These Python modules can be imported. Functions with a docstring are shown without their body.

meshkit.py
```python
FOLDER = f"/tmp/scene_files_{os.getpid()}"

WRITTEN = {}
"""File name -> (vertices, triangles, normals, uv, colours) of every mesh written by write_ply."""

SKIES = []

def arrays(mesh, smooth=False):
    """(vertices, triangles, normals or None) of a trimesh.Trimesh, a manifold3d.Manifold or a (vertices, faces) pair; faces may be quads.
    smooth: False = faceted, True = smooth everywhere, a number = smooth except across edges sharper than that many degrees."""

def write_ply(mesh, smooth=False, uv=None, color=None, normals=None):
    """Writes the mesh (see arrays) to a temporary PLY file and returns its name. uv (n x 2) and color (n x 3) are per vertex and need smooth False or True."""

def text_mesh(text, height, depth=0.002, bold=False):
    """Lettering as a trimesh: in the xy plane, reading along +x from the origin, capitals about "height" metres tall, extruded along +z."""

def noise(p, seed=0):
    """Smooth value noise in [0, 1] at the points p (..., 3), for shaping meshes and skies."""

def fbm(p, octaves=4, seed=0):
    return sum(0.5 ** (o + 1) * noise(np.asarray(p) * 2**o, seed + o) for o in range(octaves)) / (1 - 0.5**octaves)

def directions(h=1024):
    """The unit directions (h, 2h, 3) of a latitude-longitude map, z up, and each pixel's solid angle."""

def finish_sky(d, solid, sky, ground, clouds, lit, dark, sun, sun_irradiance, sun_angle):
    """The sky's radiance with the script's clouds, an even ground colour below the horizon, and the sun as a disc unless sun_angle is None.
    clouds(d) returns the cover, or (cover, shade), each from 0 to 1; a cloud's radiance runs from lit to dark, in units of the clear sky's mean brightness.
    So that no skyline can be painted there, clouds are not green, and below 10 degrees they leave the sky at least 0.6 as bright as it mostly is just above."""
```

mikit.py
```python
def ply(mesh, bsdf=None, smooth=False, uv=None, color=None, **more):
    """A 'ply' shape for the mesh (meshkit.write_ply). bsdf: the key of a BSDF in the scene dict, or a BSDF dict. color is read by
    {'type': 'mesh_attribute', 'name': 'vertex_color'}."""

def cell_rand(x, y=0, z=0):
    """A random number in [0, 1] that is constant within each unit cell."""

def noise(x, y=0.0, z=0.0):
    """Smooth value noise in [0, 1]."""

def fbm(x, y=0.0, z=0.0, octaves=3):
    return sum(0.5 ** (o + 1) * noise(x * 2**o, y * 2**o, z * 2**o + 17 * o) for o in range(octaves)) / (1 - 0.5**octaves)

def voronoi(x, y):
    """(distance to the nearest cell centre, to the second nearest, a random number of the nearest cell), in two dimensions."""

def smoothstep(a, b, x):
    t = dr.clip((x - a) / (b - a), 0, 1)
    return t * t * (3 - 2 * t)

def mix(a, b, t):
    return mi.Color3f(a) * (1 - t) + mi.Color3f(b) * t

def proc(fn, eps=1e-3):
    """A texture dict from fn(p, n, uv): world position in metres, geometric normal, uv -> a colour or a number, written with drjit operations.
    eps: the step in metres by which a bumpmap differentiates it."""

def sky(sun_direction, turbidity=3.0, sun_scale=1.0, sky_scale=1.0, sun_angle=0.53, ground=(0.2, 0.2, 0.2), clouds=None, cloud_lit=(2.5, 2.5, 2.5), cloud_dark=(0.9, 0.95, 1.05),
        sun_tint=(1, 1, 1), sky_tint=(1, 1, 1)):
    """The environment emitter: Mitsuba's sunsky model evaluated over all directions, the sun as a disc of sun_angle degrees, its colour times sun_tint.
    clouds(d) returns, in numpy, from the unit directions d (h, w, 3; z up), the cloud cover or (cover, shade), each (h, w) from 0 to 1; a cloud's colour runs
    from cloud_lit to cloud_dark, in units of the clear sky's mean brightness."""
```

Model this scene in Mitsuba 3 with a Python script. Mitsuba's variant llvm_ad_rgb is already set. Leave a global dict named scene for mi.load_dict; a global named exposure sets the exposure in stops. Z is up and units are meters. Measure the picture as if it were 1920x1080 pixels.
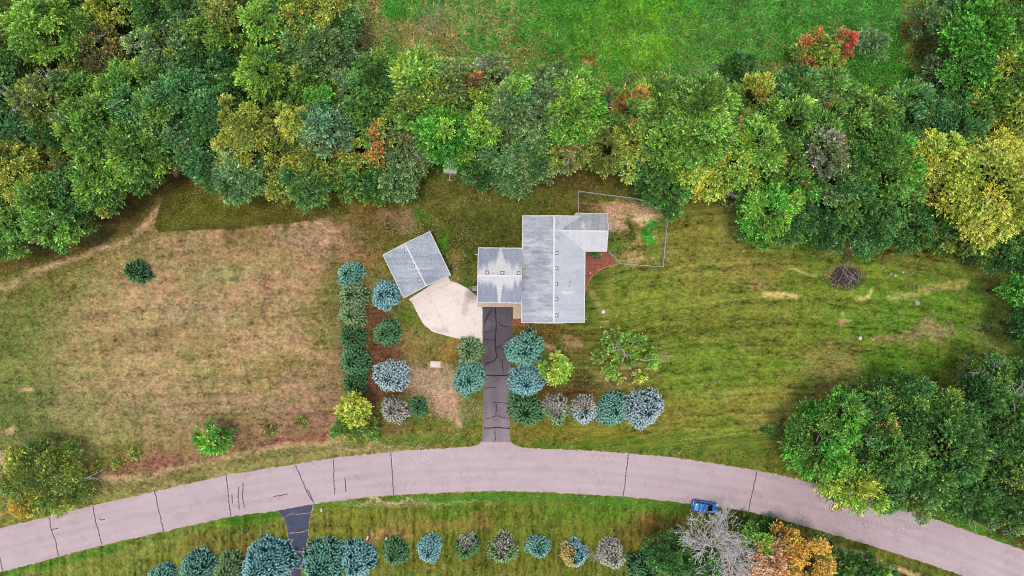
import math, numpy as np, trimesh, drjit as dr, mitsuba as mi, mikit
from shapely.geometry import Polygon, LineString, Point, box as sbox
from shapely.ops import unary_union
from shapely import affinity
from mikit import proc, noise, fbm, voronoi, cell_rand, smoothstep, mix
import meshkit

T = mi.ScalarTransform4f
scene, labels = {}, {}

# ------------------------------------------------------------------ camera, sky, exposure
CAM_H, MPP = 115.0, 0.088          # camera height; metres per photograph pixel on the ground
HFOV = 2 * math.degrees(math.atan(960 * MPP / CAM_H))
scene['camera'] = {'type': 'perspective', 'fov': HFOV, 'fov_axis': 'x', 'near_clip': 1.0, 'far_clip': 4000.0,
                   'to_world': T().look_at(origin=[0, 0, CAM_H], target=[0, 0, 0], up=[0, 1, 0])}
scene['sky'] = mikit.sky([-0.06, -0.07, 1.0], turbidity=4, sun_scale=0.42, sun_angle=12, clouds=lambda d: 0.95,
                         cloud_lit=(1.93, 2.0, 2.16), sky_tint=(1, 1, 1))
exposure = 1.88
LIGHT = 1.42                         # picture value = albedo * LIGHT on open level ground (only used to pick albedos)


def lin(c):
    c = np.asarray(c, float) / 255.0
    return np.where(c < 0.04045, c / 12.92, ((c + 0.055) / 1.055) ** 2.4)


def alb(r, g, b):
    """surface colour that shows as this sRGB value on open level ground"""
    return np.clip(lin([r, g, b]) / LIGHT, 0.002, 0.85)


def A(r, g, b):
    return [float(x) for x in alb(r, g, b)]


def W(px, py, z=0.0):
    k = MPP * (CAM_H - z) / CAM_H
    return np.array([(px - 960) * k, (540 - py) * k, z])


def W2(px, py, z=0.0):
    return tuple(W(px, py, z)[:2])


# ------------------------------------------------------------------ helpers
counts = {}


def numbered(name):
    n = counts.get(name, 0)
    counts[name] = n + 1
    return name if n == 0 else f'{name}_{n:03d}'


def put(name, shape, parent=None, label=None, category=None, group=None, kind=None):
    key = numbered((parent + '__' if parent else '') + name)
    scene[key] = shape
    tag(key, label, category, group, kind)
    return key


def thing(name, label, category, group=None):
    key = numbered(name)
    tag(key, label, category, group)
    return key


def tag(key, label=None, category=None, group=None, kind=None):
    e = {k: v for k, v in (('label', label), ('category', category), ('group', group), ('kind', kind)) if v}
    if e:
        labels[key] = {**labels.get(key, {}), **e}


def bsdf(name, d):
    scene[name] = d
    return name


def diffuse(name, fn_or_col):
    r = proc(fn_or_col) if callable(fn_or_col) else {'type': 'rgb', 'value': fn_or_col}
    return bsdf(name, {'type': 'twosided', 'bsdf': {'type': 'diffuse', 'reflectance': r}})


def plain(name, col, rough=0.6, metallic=0.0, **k):
    return bsdf(name, {'type': 'twosided', 'bsdf': {'type': 'principled', 'base_color': proc(col) if callable(col) else {'type': 'rgb', 'value': col}, 'roughness': rough, 'metallic': metallic, **k}})


class Soup:
    """loose triangles with a colour per vertex"""
    def __init__(self):
        self.v, self.c = [], []

    def add(self, tri, col):            # tri (n,3,3), col (n,3) or (n,3,3)
        tri = np.asarray(tri, float)
        col = np.asarray(col, float)
        if col.ndim == 2:
            col = np.repeat(col[:, None], 3, 1)
        self.v.append(tri.reshape(-1, 3))
        self.c.append(col.reshape(-1, 3))

    def shape(self, m='leaf'):
        v, c = np.vstack(self.v), np.clip(np.vstack(self.c), 0.004, 0.9)
        return mikit.ply((v, np.arange(len(v)).reshape(-1, 3)), m, color=c)


def unit(a):
    return a / np.maximum(np.linalg.norm(a, axis=-1, keepdims=True), 1e-9)


def box(x0, x1, y0, y1, z0, z1, rot=0, at=(0, 0)):
    m = trimesh.creation.box((x1 - x0, y1 - y0, z1 - z0))
    m.apply_translation(((x0 + x1) / 2, (y0 + y1) / 2, (z0 + z1) / 2))
    if rot:
        m.apply_transform(trimesh.transformations.rotation_matrix(rot, [0, 0, 1]))
    m.apply_translation((at[0], at[1], 0))
    return m


def cat(*ms):
    return trimesh.util.concatenate([m for g in ms for m in (g if isinstance(g, list) else [g])])


def prism(poly, z0, z1):
    geoms = getattr(poly, 'geoms', [poly])
    out = []
    for g in geoms:
        if g.area > 1e-4:
            m = trimesh.creation.extrude_polygon(g, z1 - z0, engine='earcut')
            m.apply_translation((0, 0, z0))
            out.append(m)
    return cat(out)


def segtube(p, q, r0, r1, sides=5):
    """cones from p to q (n,3) as (V,F)"""
    p, q = np.atleast_2d(p).astype(float), np.atleast_2d(q).astype(float)
    r0, r1 = np.broadcast_to(r0, len(p)), np.broadcast_to(r1, len(p))
    t = unit(q - p)
    a = unit(np.cross(t, np.where(np.abs(t[:, 2:]) < 0.9, [0, 0, 1.0], [1.0, 0, 0])))
    b = np.cross(t, a)
    ang = np.arange(sides) * 2 * np.pi / sides
    ring = np.cos(ang)[None, :, None] * a[:, None] + np.sin(ang)[None, :, None] * b[:, None]
    v = np.concatenate([p[:, None] + ring * r0[:, None, None], q[:, None] + ring * r1[:, None, None]], 1)
    i = np.arange(sides)
    j = (i + 1) % sides
    f = np.vstack([np.stack([i, j, j + sides], 1), np.stack([i, j + sides, i + sides], 1)])
    F = (f[None] + (np.arange(len(p)) * 2 * sides)[:, None, None]).reshape(-1, 3)
    return v.reshape(-1, 3), F


def joinvf(parts):
    V, F, n = [], [], 0
    for v, f in parts:
        V.append(v); F.append(f + n); n += len(v)
    return np.vstack(V), np.vstack(F)


# ------------------------------------------------------------------ plant materials
bsdf('needle', {'type': 'twosided', 'bsdf': {'type': 'diffuse', 'reflectance': {'type': 'mesh_attribute', 'name': 'vertex_color'}}})
scene['leaf'] = scene['needle']


def bark_fn(p, n, uv):
    g = fbm(p.x * 9, p.y * 9, p.z * 2.5)
    return mix(A(70, 58, 48), A(130, 116, 102), g)


def pale_fn(p, n, uv):
    g = fbm(p.x * 5, p.y * 5, p.z * 5)
    return mix(A(150, 142, 145), A(236, 230, 234), g)


def grey_fn(p, n, uv):
    g = fbm(p.x * 4, p.y * 4, p.z * 4)
    return mix(A(140, 132, 126), A(202, 194, 190), g)


diffuse('bark', bark_fn)
diffuse('pale_bark', pale_fn)
diffuse('grey_bark', grey_fn)
diffuse('white_bark', lambda p, n, uv: mix(A(206, 202, 208), A(250, 248, 252), noise(p.x * 3, p.y * 3, p.z * 3)))

# ------------------------------------------------------------------ ground material (zones of grass, soil, litter in metres)
ground_layers = []     # (kind, geometry, colour, alpha, soft)


def G(px, py, rx, ry, col, a=0.8, ang=0.0, soft=0.55):
    x, y = W2(px, py)
    ground_layers.append(('e', (x, y, rx * MPP, ry * MPP, math.radians(ang)), A(*col), a, soft))


def S(pts, w, col, a=0.8, soft=0.8):
    pts = [W2(*p) for p in pts]
    for p, q in zip(pts[:-1], pts[1:]):
        ground_layers.append(('s', (*p, *q, w * MPP), A(*col), a, soft))


# woods floor and meadow soil
WOOD = (58, 50, 30)
G(170, 160, 420, 260, WOOD, .95); G(560, 240, 260, 130, WOOD, .95); G(930, 245, 330, 95, WOOD, .95)
G(1320, 270, 270, 110, WOOD, .95); G(1620, 320, 330, 130, WOOD, .95); G(1850, 150, 130, 260, WOOD, .95)
G(1700, 860, 230, 130, WOOD, .95); G(1880, 900, 150, 160, WOOD, .95); G(1500, 1090, 290, 70, WOOD, .9)
G(1925, 600, 42, 200, (38, 55, 26), .95); G(0, 330, 170, 110, WOOD, .9)
G(1230, 70, 560, 95, (64, 118, 44), .95); G(1600, 150, 150, 60, (66, 100, 48), .8)
G(690, 70, 44, 110, (134, 116, 76), .7); G(860, 60, 120, 90, (80, 112, 52), .6); G(1200, 50, 130, 70, (74, 124, 34), .7)
G(1730, 80, 50, 120, (108, 88, 58), .7); G(1470, 130, 60, 14, (128, 96, 70), .6)
# west field
G(420, 600, 300, 210, (160, 138, 98), .92, 0, .5); G(230, 690, 220, 150, (152, 134, 94), .8); G(520, 470, 190, 75, (160, 130, 98), .9, 4, .3)
G(330, 520, 120, 70, (158, 132, 98), .7); G(570, 440, 90, 30, (178, 140, 116), .7); G(540, 600, 110, 80, (162, 132, 102), .5)
G(420, 515, 60, 22, (142, 142, 98), .6, 20); G(500, 615, 20, 14, (160, 148, 96), .7); G(350, 590, 80, 30, (164, 142, 116), .5)
G(470, 445, 60, 28, (116, 98, 58), .5); G(350, 640, 90, 40, (138, 116, 84), .5); G(625, 540, 26, 90, (100, 98, 52), .75)
G(610, 600, 45, 60, (104, 102, 54), .6); G(530, 690, 60, 30, (120, 112, 62), .6); G(610, 700, 30, 50, (128, 110, 80), .5)
G(30, 640, 90, 120, (100, 112, 58), .8); G(60, 790, 130, 80, (94, 110, 60), .75); G(200, 770, 110, 60, (140, 130, 88), .6); G(30, 560, 60, 40, (104, 106, 56), .7)
G(380, 770, 150, 60, (142, 122, 92), .6); G(570, 760, 80, 50, (146, 116, 96), .7); G(280, 640, 60, 16, (120, 112, 70), .5)
S([(40, 735), (52, 733)], 5, (202, 156, 124), .7); S([(10, 812), (22, 808)], 7, (196, 166, 130), .6); S([(0, 850), (4, 920)], 8, (184, 152, 124), .7)
# red brown mulch strip and pale bank above the road
S([(180, 905), (300, 872), (430, 838), (560, 808), (640, 796)], 24, (134, 94, 82), .75, 1.2)
S([(300, 884), (430, 850), (520, 830), (640, 812)], 8, (128, 78, 70), .8, 1.0)
S([(190, 900), (280, 893), (420, 858), (520, 838), (660, 826)], 5, (186, 160, 122), .75, 1.2)
S([(0, 955), (180, 925), (420, 875), (640, 838)], 14, (116, 120, 66), .7, 1.2)
S([(0, 972), (180, 937), (420, 884), (640, 848), (800, 838)], 6, (150, 138, 92), .6, 1.4)
# dark unmown strips under the woods
S([(-30, 500), (90, 462), (200, 405), (270, 340)], 52, (96, 86, 48), .9, .45)
G(490, 382, 180, 44, (80, 76, 38), .95, 3, .2); G(420, 350, 110, 40, (90, 66, 42), .6)
S([(0, 532), (110, 492), (200, 462), (260, 440)], 12, (112, 112, 60), .6, 1.0)
S([(338, 295), (320, 360), (288, 412), (235, 452), (110, 496), (0, 540)], 4.5, (170, 144, 112), .75, 1.3)
S([(332, 305), (318, 362)], 8, (158, 130, 102), .7, 1.2)
# north yard
G(880, 385, 260, 75, (96, 100, 48), .9); G(700, 410, 50, 60, (104, 88, 44), .7); G(850, 470, 80, 60, (66, 82, 32), .7); G(930, 450, 60, 50, (72, 78, 34), .7)
G(792, 405, 20, 18, (70, 128, 34), .8); G(745, 415, 40, 18, (150, 122, 98), .6); G(700, 440, 40, 26, (96, 92, 48), .6); G(826, 465, 11, 46, (62, 128, 36), .85, -27)
G(1080, 330, 90, 34, (96, 88, 46), .8); G(870, 505, 22, 50, (52, 88, 32), .75); G(855, 500, 14, 40, (140, 124, 76), .5); G(690, 480, 30, 20, (126, 104, 60), .6)
G(660, 420, 24, 60, (142, 116, 80), .5)
# between spruces, pad and road
S([(700, 585), (708, 640), (720, 690), (690, 740)], 34, (104, 74, 56), .88, .6); G(735, 660, 60, 40, (112, 80, 58), .8); G(735, 735, 60, 24, (104, 78, 58), .8); G(660, 640, 36, 150, (96, 84, 52), .6)
G(790, 640, 44, 44, (140, 124, 74), .7); G(775, 598, 34, 30, (96, 118, 48), .75); G(820, 645, 40, 12, (98, 122, 50), .6); G(830, 660, 50, 30, (118, 112, 64), .6); G(815, 720, 50, 46, (182, 156, 134), .85)
G(850, 760, 50, 30, (192, 160, 136), .8, -20); G(770, 705, 34, 30, (170, 146, 124), .7); G(880, 770, 26, 30, (84, 116, 46), .8); G(760, 810, 130, 16, (126, 116, 66), .8)
G(700, 800, 60, 20, (118, 104, 62), .6); G(860, 650, 40, 20, (146, 116, 62), .7); G(770, 825, 130, 12, (100, 126, 52), .8); G(690, 838, 90, 6, (184, 164, 124), .5)
G(770, 770, 30, 24, (70, 96, 38), .6)
# house front and driveway tree row
G(1020, 625, 70, 24, (104, 84, 46), .8); G(1060, 650, 50, 30, (80, 88, 40), .7); G(1022, 646, 26, 9, (190, 144, 116), .75, -30); G(1078, 640, 9, 12, (190, 154, 120), .6)
G(1165, 705, 70, 26, (142, 104, 90), .85); G(1060, 725, 80, 34, (92, 78, 48), .8); G(1120, 735, 110, 20, (90, 66, 46), .75); G(1120, 640, 40, 50, (112, 84, 50), .6)
G(1150, 808, 240, 26, (126, 116, 50), .8); G(1200, 838, 260, 11, (86, 118, 40), .8, -2); G(1270, 770, 50, 40, (136, 112, 58), .5); G(1110, 560, 30, 100, (82, 94, 40), .7)
S([(1108, 545), (1132, 590), (1140, 640)], 4, (176, 150, 112), .5, 1.6)
# east lawn
G(1420, 620, 330, 190, (110, 118, 46), .8); G(1330, 470, 110, 90, (134, 120, 66), .5); G(1290, 420, 50, 60, (112, 106, 50), .7); G(1440, 480, 90, 30, (138, 116, 68), .6)
G(1700, 600, 190, 80, (88, 120, 42), .8); G(1640, 690, 170, 34, (80, 118, 38), .75); G(1380, 600, 120, 60, (112, 110, 52), .6); G(1330, 690, 110, 60, (98, 118, 44), .7)
G(1560, 680, 60, 46, (150, 122, 84), .55); G(1440, 770, 100, 46, (138, 120, 66), .5); G(1640, 732, 150, 18, (112, 90, 60), .85); G(1500, 790, 50, 40, (128, 98, 70), .5)
G(1720, 480, 160, 24, (112, 102, 50), .45); G(1590, 475, 50, 16, (186, 150, 108), .7); G(1490, 470, 100, 24, (92, 110, 42), .7); G(1870, 570, 30, 140, (86, 86, 44), .7)
G(1760, 520, 90, 30, (100, 112, 46), .6); G(1860, 660, 40, 50, (104, 116, 62), .6); G(1545, 560, 120, 24, (116, 122, 50), .5)
S([(1432, 549), (1468, 554), (1496, 561)], 4.5, (206, 170, 126), .85, 1.0); S([(1606, 560), (1628, 555), (1635, 542)], 2.5, (196, 178, 120), .7, 1.2); S([(1480, 506), (1530, 514)], 3, (186, 174, 120), .6, 1.2)
S([(1670, 560), (1740, 545), (1810, 528)], 5, (164, 150, 94), .65, 1.4); S([(1636, 634), (1700, 628)], 5, (176, 142, 108), .5, 1.3); G(1740, 620, 40, 22, (160, 130, 106), .6); G(1835, 618, 30, 12, (150, 128, 100), .4)
G(1590, 600, 14, 6, (186, 150, 124), .6); G(1430, 530, 30, 10, (166, 132, 100), .5); G(1292, 588, 10, 6, (186, 150, 126), .5); G(1350, 830, 160, 30, (104, 120, 48), .7, -8)
G(1600, 505, 60, 34, (92, 120, 40), .7)
# dog yard
G(1165, 440, 60, 60, (88, 90, 44), .7); G(1170, 388, 70, 13, (196, 156, 128), .9, -6); G(1200, 398, 42, 16, (202, 164, 138), .85, -10); G(1152, 412, 18, 24, (206, 168, 146), .8)
G(1220, 432, 22, 32, (44, 136, 42), .9, 20); G(1180, 420, 10, 40, (66, 76, 30), .8); G(1150, 465, 16, 14, (60, 90, 34), .7); G(1192, 440, 8, 30, (150, 122, 76), .7); G(1190, 490, 40, 8, (168, 140, 98), .7)
G(1110, 385, 22, 12, (78, 70, 38), .6); G(1237, 440, 7, 10, (206, 160, 128), .6)
# south verge and lawn
G(700, 985, 900, 70, (108, 114, 44), .7); S([(0, 1076), (200, 1030), (440, 974), (520, 964)], 7, (64, 108, 34), .85, 1.1); S([(590, 948), (760, 938), (920, 930), (1100, 934), (1280, 952)], 9, (74, 126, 44), .85, 1.0)
G(730, 945, 70, 4, (212, 186, 150), .6); G(860, 938, 80, 4, (150, 170, 100), .5); G(420, 1010, 110, 26, (124, 114, 56), .6, 10); G(460, 985, 60, 14, (74, 116, 34), .6, 8); G(450, 1045, 60, 16, (120, 92, 50), .7)
G(725, 1000, 44, 14, (170, 132, 96), .7); G(800, 985, 90, 16, (140, 118, 70), .6); G(905, 985, 30, 20, (134, 108, 66), .6); G(1040, 985, 120, 22, (100, 110, 44), .6); G(1200, 1000, 60, 26, (116, 98, 50), .7)
G(1240, 985, 50, 20, (104, 76, 44), .7); G(920, 1060, 200, 20, (106, 104, 44), .6); G(850, 960, 60, 16, (70, 112, 34), .6); G(1100, 960, 110, 16, (82, 120, 38), .6); G(640, 985, 40, 30, (112, 110, 46), .6)
G(700, 1020, 10, 30, (170, 126, 100), .7); G(1440, 985, 100, 26, (66, 80, 38), .85, -20); G(1290, 965, 60, 14, (76, 100, 36), .7, -8)
S([(1508, 1004), (1560, 1022), (1640, 1050), (1720, 1080)], 4.5, (204, 172, 134), .85, .9); S([(1400, 972), (1520, 1003), (1660, 1044), (1800, 1094)], 5, (112, 118, 50), .8, 1.4)
S([(1760, 962), (1840, 1000), (1930, 1046)], 12, (76, 122, 42), .9, .9); S([(1420, 880), (1520, 905), (1700, 962)], 9, (104, 120, 48), .7, 1.2)


def ground_fn(p, n, uv):
    x, y = p.x, p.y
    n1 = fbm(x * 0.35, y * 0.35, 3.0, octaves=3) - 0.5
    n2 = fbm(x * 0.35, y * 0.35, 41.0, octaves=3) - 0.5
    n3 = noise(x * 2.2, y * 2.2, 9.0) - 0.5
    wx, wy = x + 4.0 * n1 + 0.8 * n3, y + 4.0 * n2 - 0.8 * n3
    fine = noise(x * 4.5, y * 4.5, 7.7)
    col = mi.Color3f(A(108, 114, 52))
    for kind, g, c, a, soft in ground_layers:
        if kind == 'e':
            ca, sa = math.cos(g[4]), math.sin(g[4])
            dx, dy = wx - g[0], wy - g[1]
            u, v = (dx * ca + dy * sa) / g[2], (dy * ca - dx * sa) / g[3]
            d = dr.sqrt(u * u + v * v) + 0.25 * (fine - 0.5)
            m = a * (1 - smoothstep(1 - soft, 1 + soft * 0.6, d))
        else:
            ex, ey = g[2] - g[0], g[3] - g[1]
            wq = 0.35 if g[4] < 1.4 else 0.8
            dx, dy = x + (wx - x) * wq - g[0], y + (wy - y) * wq - g[1]
            t = dr.clip((dx * ex + dy * ey) / (ex * ex + ey * ey), 0, 1)
            d = dr.sqrt(dr.square(dx - t * ex) + dr.square(dy - t * ey)) / g[4] + 0.5 * (fine - 0.5)
            m = a * (1 - smoothstep(max(0.0, 1 - soft), 1 + soft, d))
        col = mix(col, c, m)
    # mower passes: faint bands that follow the way each lawn is cut
    east = smoothstep(8, 16, x) * smoothstep(-27, -24, y) * (1 - smoothstep(12, 16, y))
    ybend = y + 0.0035 * dr.square(x - 45) + 1.2 * n1
    st_e = noise(x * 0.09, ybend * 1.15, 1.0) - 0.5
    south = 1 - smoothstep(-36, -34, y + 0.00013 * x * x * 10)
    st_s = noise(x * 1.3 + 0.6 * n1, y * 0.12, 2.0) - 0.5
    west = 1 - smoothstep(-30, -24, x)
    st_w = noise(x * 0.16 + y * 0.05, y * 1.0 - x * 0.12, 5.0) - 0.5
    stripe = 0.28 * east * st_e + 0.5 * south * st_s + 0.3 * west * st_w
    patch = fbm(x * 0.8, y * 0.8, 11.0, octaves=3) - 0.5
    tone = 1 + stripe + 0.5 * patch
    fine_e = noise(x * 0.05, ybend * 2.3, 51.0) - 0.5
    fine_s = noise(x * 2.6, y * 0.15, 52.0) - 0.5
    fine_w = 0.5 * noise(x * 2.1 + y * 0.5, y * 0.12, 53.0) + 0.5 * noise(x * 0.1, y * 2.3, 54.0) - 0.5
    col = mix(col, A(122, 122, 68), 0.35 * west * smoothstep(0.5, 0.72, fbm(x * 0.1, y * 0.22, 55.0, octaves=3)))
    tone = 1.1 * (tone + 0.6 * east * fine_e + 0.5 * south * fine_s + 0.45 * west * fine_w)
    col = mi.Color3f(col.x * (1 + 0.12 * east + 0.16 * west), col.y * (1 + 0.26 * east + 0.16 * west + 0.1 * south), col.z * (1 + 0.15 * east + 0.22 * west))
    hue = noise(x * 0.55 + 30, y * 0.55, 17.0) - 0.5
    col = mi.Color3f(col.x * (1 + 0.3 * hue), col.y * (1 + 0.05 * hue), col.z * (1 + 0.25 * hue))
    ax = mi.Float(1.0) - 0.45 * east - 0.3 * west
    ay = mi.Float(1.0) - 0.5 * south
    grain = (noise(x * 5.2 * ax, y * 5.2 * ay, 1.5) - 0.5) * 1.25 + (noise(x * 2.9 * ax, y * 2.9 * ay, 4.5) - 0.5) * 1.0 + (noise(x * 1.4 * ax, y * 1.4 * ay, 6.5) - 0.5) * 0.5
    col = col * dr.maximum(0.25, tone + grain)
    # dead leaves and pale stalks lying in the turf
    sp = noise(x * 5.3, y * 5.3, 23.0) * 0.75 + 0.25 * noise(x * 0.5, y * 0.5, 29.0)
    col = mix(col, A(196, 170, 128), 0.4 * smoothstep(0.74, 0.84, sp))
    return col


diffuse('ground_mat', ground_fn)
scene['ground'] = mikit.ply(trimesh.creation.box((3000, 3000, 0.2), transform=trimesh.transformations.translation_matrix((0, 0, -0.1))), 'ground_mat')
tag('ground', 'mown lawn, dry field and woodland soil around the house', kind='structure')


# ------------------------------------------------------------------ road and driveways
def cr(points, n=8):
    """Catmull-Rom through the points"""
    p = np.asarray(points, float)
    p = np.vstack([2 * p[0] - p[1], p, 2 * p[-1] - p[-2]])
    out = []
    for i in range(1, len(p) - 2):
        for t in np.linspace(0, 1, n, endpoint=False):
            a, b, c, d = p[i - 1:i + 3]
            out.append(0.5 * (2 * b + (c - a) * t + (2 * a - 5 * b + 4 * c - d) * t * t + (3 * b - a - 3 * c + d) * t ** 3))
    out.append(p[-2])
    return np.array(out)


north = [(-320, 1040), (-160, 1022), (0, 990.7), (167, 950), (300, 920), (423, 892), (553, 871), (637, 858), (733, 848), (807, 843), (880, 838)]
throat_l = [(896, 835), (903, 829)]
throat_r = [(957, 829), (963, 834.5), (973, 838)]
north2 = [(990, 841), (1073, 844), (1180, 851), (1280, 861), (1420, 883), (1513, 903), (1600, 925), (1740, 970), (1920, 1033), (2100, 1100), (2300, 1180)]
south = [(2200, 1230), (2000, 1152), (1810, 1080), (1647, 1027), (1513, 987), (1403, 959), (1280, 941.7), (1170, 930.7), (1057, 924), (923, 920), (737, 928), (640, 937.5), (588, 945), (519, 957), (433, 968), (307, 996), (193, 1021.7), (110, 1043), (0, 1071.7), (-160, 1105), (-320, 1126)]
ring = [W2(*p) for p in np.vstack([cr(north), throat_l, throat_r, cr(north2), cr(south)])]
road_poly = Polygon(ring).buffer(0)


mid_line = np.array([W2(*q) for q in [(-200, 1072), (0, 1031), (150, 993), (300, 958), (480, 924), (640, 897), (780, 885), (930, 881), (1080, 885), (1280, 901), (1450, 934), (1600, 970), (1750, 1020), (1920, 1086)]])
MID = [float(q) for q in np.polyfit(mid_line[:, 0] / 80, mid_line[:, 1], 5)]


def road_fn(p, n, uv):
    x, y = p.x, p.y
    t = x / 80
    ym = ((((MID[0] * t + MID[1]) * t + MID[2]) * t + MID[3]) * t + MID[4]) * t + MID[5]
    off = dr.abs(y - ym) * 0.96
    wear = dr.exp(-dr.square((off - 0.85) / 0.35)) + dr.exp(-dr.square((off - 2.35) / 0.4))
    g = fbm(x * 0.25, y * 0.25, 2.0) - 0.5
    along = noise(x * 0.35, (y + 0.0022 * x * x) * 2.2, 6.0) - 0.5
    f = noise(x * 8, y * 8, 3.0) - 0.5
    c = mi.Color3f(A(200, 183, 194)) * (1 + 0.16 * g + 0.07 * along + 0.10 * f)
    c = c * (0.98 + 0.045 * wear * (0.5 + noise(x * 0.2, 3.0, 1.0)) - 0.05 * dr.exp(-dr.square(off / 0.25)))
    stain = smoothstep(0.62, 0.8, noise(x * 0.55, y * 0.8, 61.0)) * smoothstep(0.4, 0.7, noise(x * 3, y * 3, 62.0))
    c = c * (1 - 0.10 * stain)
    return mix(c, A(186, 172, 180), 0.5 * smoothstep(0.1, 0.35, g))


def verge_fn(p, n, uv):
    f = fbm(p.x * 2.6, p.y * 2.6, 3.0)
    return mix(A(150, 128, 98), A(220, 198, 168), smoothstep(.3, .7, f))


def dark_fn(p, n, uv):
    x, y = p.x, p.y
    f = fbm(x * 6, y * 6, 3.0) - 0.5
    g = fbm(x * 0.7, y * 0.5, 8.0) - 0.5
    wear = smoothstep(-10, -24, y) if False else 1 - smoothstep(-25, -9, y)
    track = dr.exp(-dr.square((x + 1.2) / 0.6)) + dr.exp(-dr.square((x + 3.7) / 0.6))
    c = mix(A(98, 91, 102), A(160, 148, 158), dr.clip(0.75 * wear + 0.7 * g + 0.2 * track * wear, 0, 1))
    return c * (1 + 0.35 * f)


def sealed_fn(p, n, uv):
    f = fbm(p.x * 5, p.y * 5, 3.0) - 0.5
    g = fbm(p.x * 0.8, p.y * 0.8, 5.0) - 0.5
    return mi.Color3f(A(84, 92, 118)) * (1 + 0.3 * f + 0.35 * g)


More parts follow.
